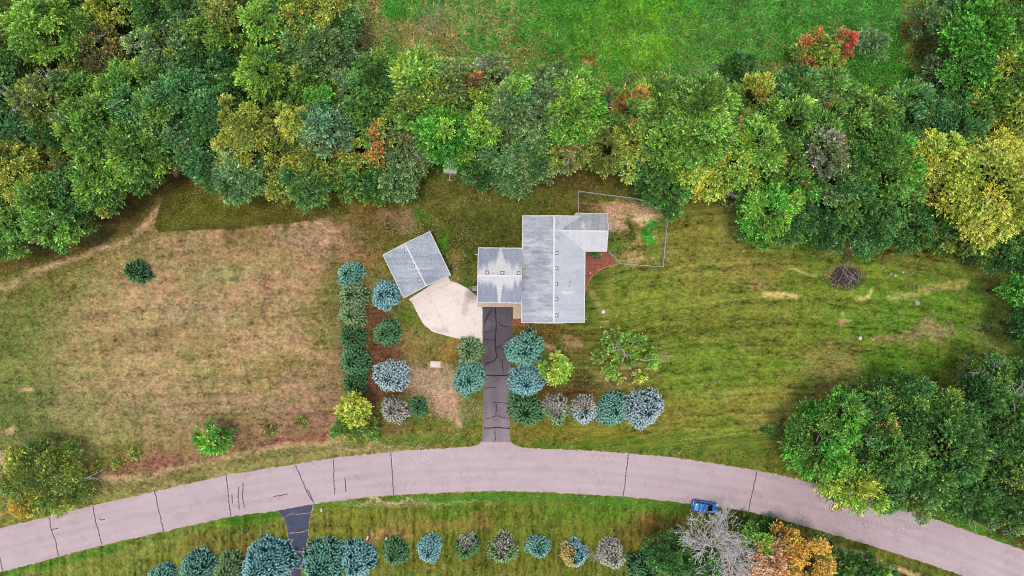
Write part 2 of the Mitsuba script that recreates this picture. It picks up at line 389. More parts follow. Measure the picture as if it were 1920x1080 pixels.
def concrete_fn(p, n, uv):
    x, y = p.x, p.y
    g = fbm(x * 0.5, y * 0.5, 3.0) - 0.5
    f = noise(x * 7, y * 7, 3.0) - 0.5
    c = mi.Color3f(A(246, 234, 232)) * (1 + 0.10 * g + 0.06 * f)
    sx, sy = W2(884, 553)
    wob = fbm(x * 1.1, y * 1.1, 13.0) - 0.5
    d = dr.sqrt(dr.square((x - sx + 1.2 * wob) / 1.4) + dr.square((y - sy + 1.4 * wob) / 1.7))
    c = mix(c, A(160, 148, 152), 0.8 * (1 - smoothstep(0.3, 1.1, d)))
    sx, sy = W2(873, 575)
    d = dr.sqrt(dr.square((x - sx + 1.2 * wob) / 0.7) + dr.square((y - sy + 1.6 * wob) / 1.9))
    c = mix(c, A(196, 184, 186), 0.6 * (1 - smoothstep(0.3, 1.1, d)))
    st = smoothstep(.63, .75, fbm(x * 0.9 + 7, y * 0.9, 19.0))
    c = mix(c, A(200, 184, 186), 0.3 * st)
    sx, sy = W2(826, 619)
    d = dr.sqrt(dr.square((x - sx + 1.4 * wob) / 2.2) + dr.square((y - sy + 1.4 * wob) / 0.9))
    return mix(c, A(200, 182, 184), 0.5 * (1 - smoothstep(0.3, 1.1, d)))


def apron_fn(p, n, uv):
    f = fbm(p.x * 3, p.y * 3, 3.0) - 0.5
    return mi.Color3f(A(214, 192, 176)) * (1 + 0.2 * f)


def tar_fn(p, n, uv):
    return mi.Color3f(A(92, 80, 92)) * (0.7 + 0.6 * noise(p.x * 4, p.y * 4, 1.0))


def crack_fn(p, n, uv):
    return mi.Color3f(A(50, 42, 52)) * (0.7 + 0.6 * noise(p.x * 4, p.y * 4, 1.0))


for nm, fn in (('crack_mat', crack_fn), ('road_mat', road_fn), ('verge_mat', verge_fn), ('dark_asphalt', dark_fn), ('sealed_asphalt', sealed_fn), ('concrete_mat', concrete_fn), ('apron_mat', apron_fn), ('tar_mat', tar_fn)):
    diffuse(nm, fn)

rng = np.random.default_rng(5)


def ragged(poly, amp, step, seed):
    """outline broken up like a grass edge"""
    ring = np.array(poly.segmentize(step).exterior.coords)[:-1]
    nz = meshkit.noise(np.c_[ring * 1.7, np.zeros(len(ring))], seed) - 0.5 + 0.6 * (meshkit.noise(np.c_[ring * 5, np.zeros(len(ring))], seed + 1) - 0.5)
    t = unit(np.roll(ring, -1, 0) - np.roll(ring, 1, 0))
    return Polygon(ring + np.c_[t[:, 1], -t[:, 0]] * (nz * amp)[:, None]).buffer(0)


scene['gravel_verge'] = mikit.ply(prism(ragged(road_poly.buffer(0.09), 0.22, 0.35, 3), -0.05, 0.012), 'verge_mat')
tag('gravel_verge', 'narrow strip of pale sand along both road edges', kind='structure')
scene['road'] = mikit.ply(prism(ragged(road_poly, 0.12, 0.5, 7), -0.05, 0.03), 'road_mat')
tag('road', 'curving pale lavender asphalt road', kind='structure')


def ribbon(pts, w, z, jit=0.06, seed=0, parent=None, name='tar_line', m='tar_mat'):
    p = np.array([W2(*q) for q in pts])
    L = LineString(p).segmentize(0.35)
    c = np.array(L.coords)
    if len(c) > 2:
        nz = meshkit.noise(np.c_[c * 1.3, np.zeros(len(c))], seed) - 0.5
        nz2 = meshkit.noise(np.c_[c * 1.3, np.ones(len(c)) * 9], seed) - 0.5
        c = c + np.c_[nz, nz2] * jit * 3
    poly = LineString(c).buffer(w / 2, cap_style='flat', join_style='mitre', resolution=2)
    put(name, mikit.ply(prism(poly, z, z + 0.006), m), parent)


tar = [[(92, 969), (96, 992), (104, 1015), (110, 1043)], [(175, 948), (179, 974), (192, 1021)], [(290, 921), (298, 955), (307, 996)], [(424, 892), (428, 930), (433, 968)],
       [(435, 928), (437, 943)], [(448, 912), (446, 932), (449, 956)], [(456, 906), (455, 930), (458, 953)], [(512, 932), (540, 926)], [(555, 872), (566, 898), (574, 920), (589, 944)], [(574, 916), (582, 926), (587, 940)],
       [(626, 861), (626, 890), (628, 927)], [(647, 895), (648, 910), (650, 922)], [(733, 849), (736, 890), (738, 928)], [(1178, 852), (1173, 895), (1169, 930)], [(1419, 884), (1411, 922), (1403, 958)],
       [(0, 1045), (5, 1070)], [(185, 971), (190, 974), (198, 974)], [(98, 993), (110, 990)]]
for i, t in enumerate(tar):
    ribbon(t, 0.14, 0.031, seed=i, parent='road')

drive_poly = Polygon([W2(*p) for p in [(904.8, 575.5), (961.5, 575.5), (960.5, 620), (958, 680), (955.5, 760), (955.5, 800), (957.5, 828.5), (903, 828.5), (906, 790), (906, 700), (905, 640)]])
scene['driveway'] = mikit.ply(prism(ragged(drive_poly, 0.10, 0.5, 11), -0.05, 0.034), 'dark_asphalt')
tag('driveway', 'dark cracked asphalt driveway between the house garage and the road', kind='structure')
cracks = [[(929.4, 576), (930.6, 620), (928, 644), (932, 668), (926, 678), (909, 683)], [(922, 576), (907.7, 604)], [(925, 578), (914, 594), (908, 608)], [(933, 603), (940, 610.6), (957, 613)], [(907.7, 622.6), (929.4, 617.8)], [(906.5, 637), (929, 637)],
          [(929, 651), (950, 645.5), (957, 632)], [(912.5, 703.8), (953.5, 704.5)], [(923, 754.6), (953.5, 756)], [(930.6, 757), (930.6, 780)], [(911, 786), (930.6, 780), (953.5, 784)], [(907.7, 802), (930, 801), (956, 802.7)],
          [(928, 805), (928, 826)], [(933, 668), (942.6, 675.6), (942.6, 702)], [(929, 651), (945, 655), (957, 652)], [(907, 728), (930, 726)]]
for i, t in enumerate(cracks):
    ribbon(t, 0.17 if i in (0, 7, 11) else 0.10, 0.035, seed=40 + i, parent='driveway', name='crack', m='crack_mat')

sd_poly = Polygon([W2(*p) for p in [(520, 956.4), (587, 945.4), (584, 960), (579, 978), (578, 995), (577, 1012), (571, 1035), (566, 1060), (563, 1100), (563, 1150), (542, 1150), (542, 1100), (541.5, 1040), (541, 1008), (537, 985), (531, 970)]])
scene['side_driveway_edge'] = mikit.ply(prism(ragged(sd_poly.buffer(0.07), 0.16, 0.35, 13), -0.05, 0.016), 'verge_mat')
tag('side_driveway_edge', 'pale sandy rim along the blue grey driveway south of the road', kind='structure')
scene['side_driveway'] = mikit.ply(prism(sd_poly.difference(road_poly.buffer(0.01)), -0.05, 0.026), 'sealed_asphalt')
tag('side_driveway', 'blue grey sealed driveway south of the road', kind='structure')
for i, t in enumerate([[(530, 969), (545, 965), (583, 961)], [(541, 1000), (560, 998), (578, 995)], [(543, 1036), (572, 1036)], [(543, 1065), (565, 1066)], [(548, 1010), (545, 1080)]]):
    ribbon(t, 0.10 if i < 4 else .16, 0.027, jit=0.12, seed=70 + i, parent='side_driveway', name='sand_seam', m='verge_mat')

pad = Polygon([W2(*p) for p in [(766, 562), (772, 566), (784, 590), (794, 608), (811, 622), (835, 629), (868, 637), (904.6, 645), (904.6, 568), (895, 556), (878, 541.6), (860, 532), (844, 526), (838, 514)]])
ang = math.radians(27)
cutx = []
c0 = np.array(W2(800, 545))
for k in range(-6, 8):
    d1, d2 = np.array([math.cos(ang), math.sin(ang)]), np.array([-math.sin(ang), math.cos(ang)])
    o = c0 + d2 * (k * 3.1 - 0.5)
    cutx.append(LineString([o - d1 * 40, o + d1 * 40]))
    o = c0 + d1 * (k * 3.4)
    cutx.append(LineString([o - d2 * 40, o + d2 * 40]))
panels = pad.difference(unary_union(cutx).buffer(0.02))
scene['concrete_pad'] = mikit.ply(prism(pad, -0.05, 0.05), 'apron_mat')
tag('concrete_pad', 'white concrete parking pad between the two garages', kind='structure')
for g in panels.geoms:
    if g.area > 0.3:
        put('panel', mikit.ply(prism(g, 0.05, 0.066), 'concrete_mat'), 'concrete_pad')
walk = Polygon([W2(*p) for p in [(895, 560), (977, 560), (979, 575.4), (895, 575.4)]])
scene['walkway'] = mikit.ply(prism(unary_union([walk, Polygon([W2(*p) for p in [(962, 575), (982, 575), (982, 597.5), (962, 597.5)]])]), -0.05, 0.1), 'apron_mat')
tag('walkway', 'beige concrete walk in front of the house garage door', kind='structure')


# ------------------------------------------------------------------ buildings
def shingle_fn(p, n, uv):
    """weathered blue-grey shingles, near white where bleached; main east and wing south slopes paler"""
    x, y, z = p.x, p.y, p.z
    ew = dr.abs(n.x) > dr.abs(n.y)                       # slope falls east or west
    along = dr.select(ew, y, x)
    course = dr.select(ew, x, y)
    rowi = dr.floor(z / 0.055)
    tab = cell_rand(along / 0.33 + 0.5 * rowi, rowi, 3)
    streak = fbm(along * 2.6, course * 0.28, 5.0, octaves=3) - 0.5
    fine = noise(along * 6, course * 6, 9.0) - 0.5
    blot = fbm(x * 0.45, y * 0.45, 2.0) - 0.5
    tone = 1 + 0.22 * streak + 0.16 * (tab - 0.5) + 0.16 * fine
    c = mix(A(164, 172, 188), A(204, 210, 220), dr.clip(0.5 + 1.3 * blot + 0.7 * streak, 0, 1)) * tone
    white = mi.Color3f(A(226, 228, 234)) * (1 + 0.12 * (tab - 0.5) + 0.08 * fine)
    rag = fbm(along * 2.2, course * 0.3, 15.0, octaves=3) - 0.5
    return c, white, rag, x, y, along, course, tone


def main_fn(p, n, uv):
    c, white, rag, x, y, along, course, tone = shingle_fn(p, n, uv)
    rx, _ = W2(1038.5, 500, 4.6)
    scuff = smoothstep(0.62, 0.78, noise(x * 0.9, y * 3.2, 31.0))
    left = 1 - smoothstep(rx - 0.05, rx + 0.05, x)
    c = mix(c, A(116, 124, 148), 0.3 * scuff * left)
    c = mix(c, mi.Color3f(A(202, 210, 224)) * (0.55 + 0.45 * tone), 0.7 * (1 - left))  # whole east slope mixed paler than the west one
    sx, sy = W2(1063, 548.6, 3.8)
    t = smoothstep(sx - 1.1, sx - 0.7, x) * (1 - smoothstep(sx + 0.6, sx + 1.5, x)) * (1 - smoothstep(0.16, 0.3, dr.abs(y - sy)))
    return mix(c, white, 0.95 * t)


def garage_fn(p, n, uv):
    c, white, rag, x, y, along, course, tone = shingle_fn(p, n, uv)
    cx, cy = W2(936, 517, 4.4)
    c = mix(c, mi.Color3f(A(146, 158, 182)) * tone, 0.75)
    u, v = (x - cx) / 3.3, y - cy
    reach = dr.select(v > 0, 1.9 + 2.6 * dr.exp(-dr.square(u / 0.16 - 0.6)) , 1.7 + 4.5 * dr.exp(-dr.square(u / 0.085))) * (1 - 0.45 * dr.square(u) * dr.abs(u))
    return mix(c, white, 0.85 * (1 - smoothstep(-0.9, 0.8, dr.abs(v) - reach - 2.2 * rag)))


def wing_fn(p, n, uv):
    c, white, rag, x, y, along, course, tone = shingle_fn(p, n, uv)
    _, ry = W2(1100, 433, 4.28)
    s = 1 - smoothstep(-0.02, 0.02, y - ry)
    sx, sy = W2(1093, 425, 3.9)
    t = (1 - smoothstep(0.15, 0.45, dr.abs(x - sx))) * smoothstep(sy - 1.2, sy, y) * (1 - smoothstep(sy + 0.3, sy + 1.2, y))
    return mix(c, white, dr.maximum(0.72 * s, 0.6 * t))  # whole south slope mixed whiter than the north, plus one pale streak


def shed_fn(p, n, uv):
    c, white, rag, x, y, along, course, tone = shingle_fn(p, n, uv)
    return c * mi.Color3f(0.9, 0.93, 0.98)


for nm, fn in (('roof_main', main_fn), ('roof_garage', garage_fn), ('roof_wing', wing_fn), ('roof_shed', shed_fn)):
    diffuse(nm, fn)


def siding_fn(p, n, uv):
    s = p.z / 0.2 - dr.floor(p.z / 0.2)
    return mi.Color3f(A(205, 196, 180)) * (0.93 + 0.07 * noise(p.x * 2, p.y * 2, p.z * 2)) * (1 - 0.25 * smoothstep(0.88, 1.0, s))


diffuse('siding', siding_fn)
plain('white_trim', A(220, 223, 230), 0.5)
plain('vent_metal', A(150, 154, 166), 0.5)
plain('flashing_metal', A(118, 122, 134), 0.6)
plain('dark_vent', A(70, 72, 82), 0.6)
plain('glass_dark', [0.03, 0.035, 0.04], 0.08)
plain('door_paint', A(190, 182, 172), 0.5)
plain('galvanised', A(176, 186, 196), 0.45, 0.3)
plain('ac_metal', A(206, 192, 182), 0.6)


def slab(pts, th=0.14):
    """roof plane with thickness, corners given in order"""
    p = np.array(pts, float)
    n = unit(np.cross(p[1] - p[0], p[2] - p[0])[None])[0]
    if n[2] < 0:
        p = p[::-1]
    k = len(p)
    v = np.vstack([p, p - [0, 0, th]])
    f = [[0, i, i + 1] for i in range(1, k - 1)] + [[k, k + i + 1, k + i] for i in range(1, k - 1)]
    for i in range(k):
        j = (i + 1) % k
        f += [[i, k + i, k + j], [i, k + j, j]]
    return np.array(v), np.array(f)


def bar(p, q, w, h):
    """box beam between two points"""
    p, q = np.array(p, float), np.array(q, float)
    t = (q - p) / np.linalg.norm(q - p)
    s = np.cross(t, [0, 0, 1.0]); s /= np.linalg.norm(s)
    u = np.cross(s, t)
    v = np.array([b + s * (w / 2) * i + u * (h / 2) * j for b in (p, q) for i, j in ((-1, -1), (1, -1), (1, 1), (-1, 1))])
    f = [[0, 1, 2], [0, 2, 3], [4, 6, 5], [4, 7, 6]]
    for i in range(4):
        j = (i + 1) % 4
        f += [[i, i + 4, j + 4], [i, j + 4, j]]
    return trimesh.Trimesh(v, f, process=False)


def roof_vent(px, py, z, parent, m='vent_metal', s=0.42):
    c = W(px, py, z)
    a = box(-s / 2, s / 2, -s / 2, s / 2, -0.25, 0.13)
    v = np.array(a.vertices)
    v[v[:, 2] > 0, :2] *= 0.8
    a.vertices = v
    a.apply_translation(c)
    k = put('roof_vent', mikit.ply(a, m), parent)
    b = box(-s * .3, s * .3, -s * .3, s * .3, 0.12, 0.16); b.apply_translation(c)
    put('vent_cap', mikit.ply(b, 'white_trim'), k)
    fl = box(-s * .72, s * .72, -s * .72, s * .72, -0.2, 0.045); fl.apply_translation(c)
    put('flashing', mikit.ply(fl, 'flashing_metal'), k)


def pipe_vent(px, py, z, parent):
    c = W(px, py, z)
    m = trimesh.creation.cylinder(0.06, 0.6, sections=10); m.apply_translation(c + [0, 0, 0.1])
    put('vent_pipe', mikit.ply(m, 'dark_vent', smooth=40), parent)


def wall_openings(parent, poly, specs):
    """windows and doors: (edge index, position 0..1, width, sill z, head z, kind)"""
    c = np.array(poly.exterior.coords)
    for e, t, w, z0, z1, kind in specs:
        a, b = c[e], c[e + 1]
        d = (b - a) / np.linalg.norm(b - a)
        n = np.array([d[1], -d[0]]) * (1 if poly.exterior.is_ccw else -1)
        o = a + (b - a) * t
        rot = math.atan2(d[1], d[0])
        def bx(x0, x1, y0, y1, z0, z1):
            m = box(x0, x1, y0, y1, z0, z1)
            M = np.eye(4); M[:2, 0] = d; M[:2, 1] = n; M[:2, 3] = o
            m.apply_transform(M)
            if np.linalg.det(M[:3, :3]) < 0:
                m.invert()
            return m
        f = cat(bx(-w / 2 - .08, -w / 2, 0, .06, z0 - .08, z1 + .08), bx(w / 2, w / 2 + .08, 0, .06, z0 - .08, z1 + .08), bx(-w / 2, w / 2, 0, .06, z1, z1 + .08), bx(-w / 2, w / 2, 0, .07, z0 - .08, z0))
        if kind == 'window':
            k = put('window', mikit.ply(f, 'white_trim'), parent)
            put('pane', mikit.ply(bx(-w / 2, w / 2, 0, .025, z0, z1), 'glass_dark'), k)
            put('mullion', mikit.ply(bx(-.025, .025, .025, .05, z0, z1), 'white_trim'), k)
        elif kind == 'garage':
            k = put('garage_door', mikit.ply(f, 'white_trim'), parent)
            for i in range(4):
                h = (z1 - z0) / 4
                put('panel', mikit.ply(bx(-w / 2, w / 2, 0, .04, z0 + i * h + .01, z0 + (i + 1) * h - .01), 'door_paint'), k)
        else:
            k = put('door', mikit.ply(f, 'white_trim'), parent)
            put('leaf', mikit.ply(bx(-w / 2, w / 2, 0, .04, z0, z1), 'door_paint'), k)
            put('handle', mikit.ply(bx(w / 2 - .12, w / 2 - .06, .04, .09, 1.0, 1.06), 'dark_vent'), k)


def walls(parent, roof_corners, inset, top, gables=()):
    poly = Polygon(roof_corners).buffer(-inset, join_style='mitre')
    m = prism(poly, 0.0, top)
    put('wall', mikit.ply(cat([m] + [prism_gable(*g) for g in gables]), 'siding'), parent)
    return poly


def prism_gable(a, b, apex, th):
    """triangular wall a-b with apex, thickness th towards its left"""
    a, b, apex = map(np.array, (a, b, apex))
    d = unit((b - a)[None])[0]
    n = np.array([-d[1], d[0], 0]) * th
    v = np.vstack([a, b, apex, a + n, b + n, apex + n])
    f = [[0, 1, 2], [3, 5, 4], [0, 3, 4], [0, 4, 1], [1, 4, 5], [1, 5, 2], [2, 5, 3], [2, 3, 0]]
    return trimesh.Trimesh(v, f, process=False)


EZ, RZ, GZ, NZ = 2.9, 4.6, 4.4, 4.28
house = thing('house', 'single storey house with long pale grey shingle roof and cross gable wing', 'house')
# main roof
mw0, mw1 = W(980, 404.5, EZ), W(977.6, 604.6, EZ)
mr0, mr1 = W(1038.7, 404, RZ), W(1038.2, 605.2, RZ)
me0, me1 = W(1097.4, 405.5, EZ), W(1095.6, 604.4, EZ)
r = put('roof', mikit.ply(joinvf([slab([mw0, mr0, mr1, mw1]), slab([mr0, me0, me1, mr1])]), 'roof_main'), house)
put('ridge_cap', mikit.ply(bar(mr0 + [0, 0, .02], mr1 + [0, 0, .02], 0.26, 0.06), 'white_trim'), r)
trim = []
for a, b in ((mw0, mw1), (me0 * .6 + me1 * .4 if False else W(1096.9, 471.5, EZ), me1), (mw0, mr0), (mr0, me0), (mw1, mr1), (mr1, me1)):
    trim.append(bar(a - [0, 0, .06], b - [0, 0, .06], 0.13, 0.15))
put('fascia', mikit.ply(cat(trim), 'white_trim'), r)
# north east wing roof
wr0, wr1 = W(1047, 432.4, NZ), W(1140.4, 433.5, NZ)
wn0, wn1 = W(1079.5, 399.6, EZ), W(1139.4, 401, EZ)
ws0, ws1 = W(1093, 471.2, EZ), W(1137.3, 471.2, EZ)
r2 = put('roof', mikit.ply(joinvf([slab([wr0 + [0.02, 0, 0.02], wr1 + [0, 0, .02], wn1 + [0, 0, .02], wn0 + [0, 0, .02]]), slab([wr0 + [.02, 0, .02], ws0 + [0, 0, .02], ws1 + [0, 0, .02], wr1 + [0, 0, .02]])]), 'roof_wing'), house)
put('ridge_cap', mikit.ply(bar(wr0 + [0, 0, .045], wr1 + [0, 0, .045], 0.22, 0.05), 'white_trim'), r2)
put('fascia', mikit.ply(cat([bar(a - [0, 0, .04], b - [0, 0, .04], 0.12, 0.14) for a, b in ((wn0, wn1), (W(1097, 471.2, EZ), ws1), (wr1, wn1), (wr1, ws1))]), 'white_trim'), r2)
# garage wing roof
gn0, gn1 = W(897.2, 464.5, EZ), W(979, 465.5, EZ)
gr0, gr1 = W(895.5, 516.5, GZ), W(979, 517.5, GZ)
gs0, gs1 = W(895.6, 567, EZ), W(977.5, 568, EZ)
r3 = put('roof', mikit.ply(joinvf([slab([gr0 - [0, 0, .03], gr1 - [0, 0, .03], gn1 - [0, 0, .03], gn0 - [0, 0, .03]]), slab([gr0 - [0, 0, .03], gs0 - [0, 0, .03], gs1 - [0, 0, .03], gr1 - [0, 0, .03]])]), 'roof_garage'), house)
put('ridge_cap', mikit.ply(bar(gr0, gr1 - [.3, 0, 0], 0.24, 0.05), 'white_trim'), r3)
put('fascia', mikit.ply(cat([bar(a - [0, 0, .09], b - [0, 0, .09], 0.13, 0.15) for a, b in ((gn0, gn1), (gs0, gs1), (gr0, gn0), (gr0, gs0))]), 'white_trim'), r3)
for x, y, z in ((1043.6, 474.5, 4.5), (1043.2, 503, 4.5), (1042.9, 532, 4.5), (1043.2, 561, 4.5), (1043.4, 591.5, 4.5)):
    roof_vent(x, y, z - .02, r)
for x, y in ((1045, 418), (1045, 446)):
    roof_vent(x, y, 4.45, r, 'white_trim', 0.3)
for x, y in ((913.8, 511), (942, 511.8), (972.6, 512)):
    roof_vent(x, y, 4.28, r3)
pipe_vent(926, 512, 4.28, r3); pipe_vent(1067.8, 537, 3.75, r); pipe_vent(1083.4, 507, 3.3, r); pipe_vent(1069, 529, 3.7, r)
for x in (1091.5, 1120):
    pipe_vent(x, 430, 4.2, r2)
main_c = [mw0[:2], me0[:2], me1[:2], mw1[:2]]
wp = walls(house, main_c, 0.55, EZ - 0.05)
c = np.array(wp.exterior.coords)
wall_openings(house, wp, [(i, t, 1.5, 1.0, 2.2, 'window') for i in range(4) for t in ((.3, .7) if np.linalg.norm(c[i + 1] - c[i]) < 12 else (.2, .4, .6, .85))][:9] + [])
for (a, b, ap) in ((W(984, 409, EZ), W(1091, 409, EZ), W(1038.7, 409, RZ)), (W(982, 599, EZ), W(1090, 599, EZ), W(1038.2, 599, RZ))):
    a[2] = b[2] = EZ - .1; ap[2] = RZ - .16
    put('gable', mikit.ply(prism_gable(a, b, ap, 0.05), 'siding'), house)
wing_c = [W2(1086, 399.6, EZ), W2(1139.4, 401, EZ), W2(1137.3, 471.2, EZ), W2(1086, 471.2, EZ)]
ww = walls(house, wing_c, 0.45, EZ - .05)
wall_openings(house, ww, [(i, .5, 1.2, 1.0, 2.2, 'window') for i in range(4) if abs(np.array(ww.exterior.coords)[i][0] - np.array(ww.exterior.coords)[i + 1][0]) < .8 and np.array(ww.exterior.coords)[i][0] > 14])
g0 = W(1136, 408, EZ); g1 = W(1136, 465, EZ); g0[2] = g1[2] = EZ - .1; ga = W(1136, 433.5, NZ); ga[2] = NZ - .16
put('gable', mikit.ply(prism_gable(g0, g1, ga, 0.05), 'siding'), house)
gar_c = [gn0[:2], gn1[:2], gs1[:2], gs0[:2]]
gp = walls(house, gar_c, 0.45, EZ - .1)
ge = np.array(gp.exterior.coords)
south_e = [i for i in range(4) if abs(ge[i][1] - ge[i + 1][1]) < .6 and ge[i][1] < W(0, 540)[1]][0]
wall_openings(house, gp, [(south_e, .5, 4.9, 0.12, 2.3, 'garage')])
g0 = W(899, 470, EZ); g1 = W(899, 562, EZ); g0[2] = g1[2] = EZ - .14; ga = W(899, 516.5, GZ); ga[2] = GZ - .2
put('gable', mikit.ply(prism_gable(g0, g1, ga, 0.05), 'siding'), house)
# front stoop rail and gutter pipe seen beside the walkway
put('porch_step', mikit.ply(prism(Polygon([W2(*p) for p in [(1000, 600), (1056, 600), (1056, 607.5), (1000, 606.5)]]), 0, .35), 'vent_metal'), house)
put('downpipe', mikit.ply(cat(bar(W(896, 477, 2.75), W(891, 477, 2.72), .1, .1)), 'white_trim'), house)

shed = thing('detached_garage', 'small detached garage with blue grey gable roof set at an angle', 'garage')
DZ = 4.3
da, db, dc, dd = W(718, 478, EZ), W(806, 434, EZ), W(845, 515.6, EZ), W(757, 558.5, EZ)
d0, d1 = W(759.3, 456.3, DZ), W(799, 536.2, DZ)
r4 = put('roof', mikit.ply(joinvf([slab([da, d0, d1, dd]), slab([d0, db, dc, d1])]), 'roof_shed'), shed)
put('ridge_cap', mikit.ply(bar(d0 + [0, 0, .02], d1 + [0, 0, .02], 0.2, 0.05), 'white_trim'), r4)
put('fascia', mikit.ply(cat([bar(a - [0, 0, .06], b - [0, 0, .06], 0.11, 0.15) for a, b in ((da, dd), (db, dc), (da, d0), (d0, db), (dd, d1), (d1, dc))]), 'white_trim'), r4)
roof_vent(761.6, 470, 4.12, r4); roof_vent(786.6, 525.5, 4.12, r4); roof_vent(774.6, 498.8, 4.2, r4, 'white_trim', .3)
sp_ = walls(shed, [da[:2], db[:2], dc[:2], dd[:2]], 0.45, EZ - .08)
se = np.array(sp_.exterior.coords)
mid = [(se[i] + se[i + 1]) / 2 for i in range(4)]
fr = int(np.argmin([m[1] for m in mid]))
wall_openings(shed, sp_, [(fr, .5, 4.9, .12, 2.3, 'garage'), ((fr + 1) % 4, .5, 1.0, 1.1, 2.0, 'window'), ((fr + 3) % 4, .5, 0.95, .1, 2.1, 'door')])
for (a, b, ap) in ((W(722, 479, EZ), W(803, 438, EZ), W(760.5, 459, DZ)), (W(761, 555, EZ), W(842, 514, EZ), W(797.7, 533.5, DZ))):
    a[2] = b[2] = EZ - .1; ap[2] = DZ - .16
    put('gable', mikit.ply(prism_gable(a, b, ap, 0.05), 'siding'), shed)


# ------------------------------------------------------------------ mulch beds
def mulch_fn(p, n, uv):
    f = fbm(p.x * 5, p.y * 5, 3.0)
    g = noise(p.x * 9, p.y * 9, 8.0)
    return mix(A(112, 62, 54), A(190, 126, 108), dr.clip(f * .7 + g * .5 - .1, 0, 1))


diffuse('mulch_mat', mulch_fn)
plain('edging', A(176, 142, 100), .8)
bed = [(1094, 466), (1136, 468), (1157, 495), (1143, 499), (1130, 503.5), (1118, 511), (1108, 521), (1101, 533), (1097, 548), (1093, 548)]
scene['mulch_bed'] = mikit.ply(prism(Polygon([W2(*p) for p in bed]), -.03, .05), 'mulch_mat')
tag('mulch_bed', 'red brown mulch bed in the corner beside the house wing', kind='structure')
ribbon([(1157, 495), (1143, 499), (1130, 503.5), (1118, 511), (1108, 521), (1101, 533), (1097, 548)], .12, .05, jit=0.0, parent='mulch_bed', name='edging_strip', m='edging')
scene['front_mulch_bed'] = mikit.ply(prism(Polygon([W2(*p) for p in [(960.5, 600), (976, 599), (980, 604), (995, 606.5), (990, 611), (961, 611.5)]]), -.03, .05), 'mulch_mat')
tag('front_mulch_bed', 'small red mulch bed at the driveway end of the house', kind='structure')


# ------------------------------------------------------------------ chain link fence
fence = thing('chain_link_fence', 'grey chain link fence around the dog yard east of the house', 'fence')
fpts = [(1083, 399), (1083, 360), (1118, 365), (1153, 369.5), (1188, 374), (1220, 378.5), (1251.5, 383), (1249, 412), (1246, 441), (1243, 471), (1240.5, 501), (1202, 498), (1163, 495), (1151, 484), (1140, 473)]
FH = 1.25
pk, rk = [], []
for i, p in enumerate(fpts):
    w = W(*p)
    post = trimesh.creation.cylinder(0.045, FH + .06, sections=8); post.apply_translation(w + [0, 0, FH / 2])
    put('post', mikit.ply(post, 'galvanised', smooth=40), fence)
for p, q in zip(fpts[:-1], fpts[1:]):
    a, b = W(*p), W(*q)
    L = np.linalg.norm(b - a)
    v, f = segtube([a + [0, 0, FH]], [b + [0, 0, FH]], .05, .05, 6)
    put('rail', mikit.ply((v, f), 'galvanised'), fence)
    d = (b - a) / L
    P, Q = [], []
    for s in (1, -1):
        for t in np.arange(-FH, L + FH, 0.085):
            t0, t1 = (t, t + FH)
            z0, z1 = (0.03, FH) if s > 0 else (FH, 0.03)
            lo, hi = max(t0, 0), min(t1, L)
            if hi - lo > .04:
                k = (z1 - z0) / FH
                P.append(a + d * lo + [0, 0, z0 + k * (lo - t0)]); Q.append(a + d * hi + [0, 0, z0 + k * (hi - t0)])
    put('wire_mesh', mikit.ply(segtube(P, Q, .004, .004, 3), 'galvanised'), fence, kind='stuff')

# ------------------------------------------------------------------ small yard things
def boxthing(name, px, py, w, d, h, m, label, categ, rot=0, lid=None):
    k = thing(name, label, categ)
    c = W2(px, py)
    put('cabinet', mikit.ply(box(-w / 2, w / 2, -d / 2, d / 2, 0, h, rot, c), m), k)
    lidm = box(-w / 2 - .03, w / 2 + .03, -d / 2 - .03, d / 2 + .03, h, h + .05, rot, c)
    put('lid', mikit.ply(lidm, lid or m), k)
    return k


ac = boxthing('air_conditioner', 891.2, 541, .75, .75, .8, 'ac_metal', 'beige air conditioner unit against the west wall of the house garage', 'air conditioner', 0, 'vent_metal')
fan = trimesh.creation.annulus(.18, .3, .02, sections=20); fan.apply_translation((*W2(891.2, 541), .86))
put('fan_grille', mikit.ply(fan, 'dark_vent'), ac)
st = thing('back_steps', 'pinkish concrete steps at the east end of the house wing', 'steps')
plain('step_concrete', A(206, 178, 168), .9)
for i in range(2):
    x0, y0 = W2(1138 + 4 * i, 431); x1, y1 = W2(1142 + 4 * i, 417)
    put('step', mikit.ply(box(x0, x1, y0, y1, 0, .36 - .18 * i), 'step_concrete'), st)
ut = thing('well_cover_slab', 'pale pinkish concrete block lying in the front yard', 'concrete block')
plain('pale_block', lambda p, n, uv: mi.Color3f(A(242, 222, 218)) * (.88 + .2 * noise(p.x * 3, p.y * 3, 1.0)), .9)
plain('dark_soil', A(92, 74, 60), .95)
put('slab', mikit.ply(box(-.78, .78, -.45, .45, 0, .32, -.03, W2(817, 682.5)), 'pale_block'), ut)
put('base', mikit.ply(box(-.95, .95, -.56, .56, 0, .1, -.03, W2(817, 683.5)), 'apron_mat'), ut)

plain('rock_grey', lambda p, n, uv: mix(A(150, 144, 142), A(222, 216, 214), fbm(p.x * 3, p.y * 3, p.z * 3)), .9)
plain('rock_brown', lambda p, n, uv: mix(A(104, 88, 84), A(156, 134, 124), fbm(p.x * 3, p.y * 3, p.z * 3)), .9)
plain('rock_white', lambda p, n, uv: mix(A(226, 220, 216), A(255, 250, 246), fbm(p.x * 3, p.y * 3, p.z * 3)), .9)


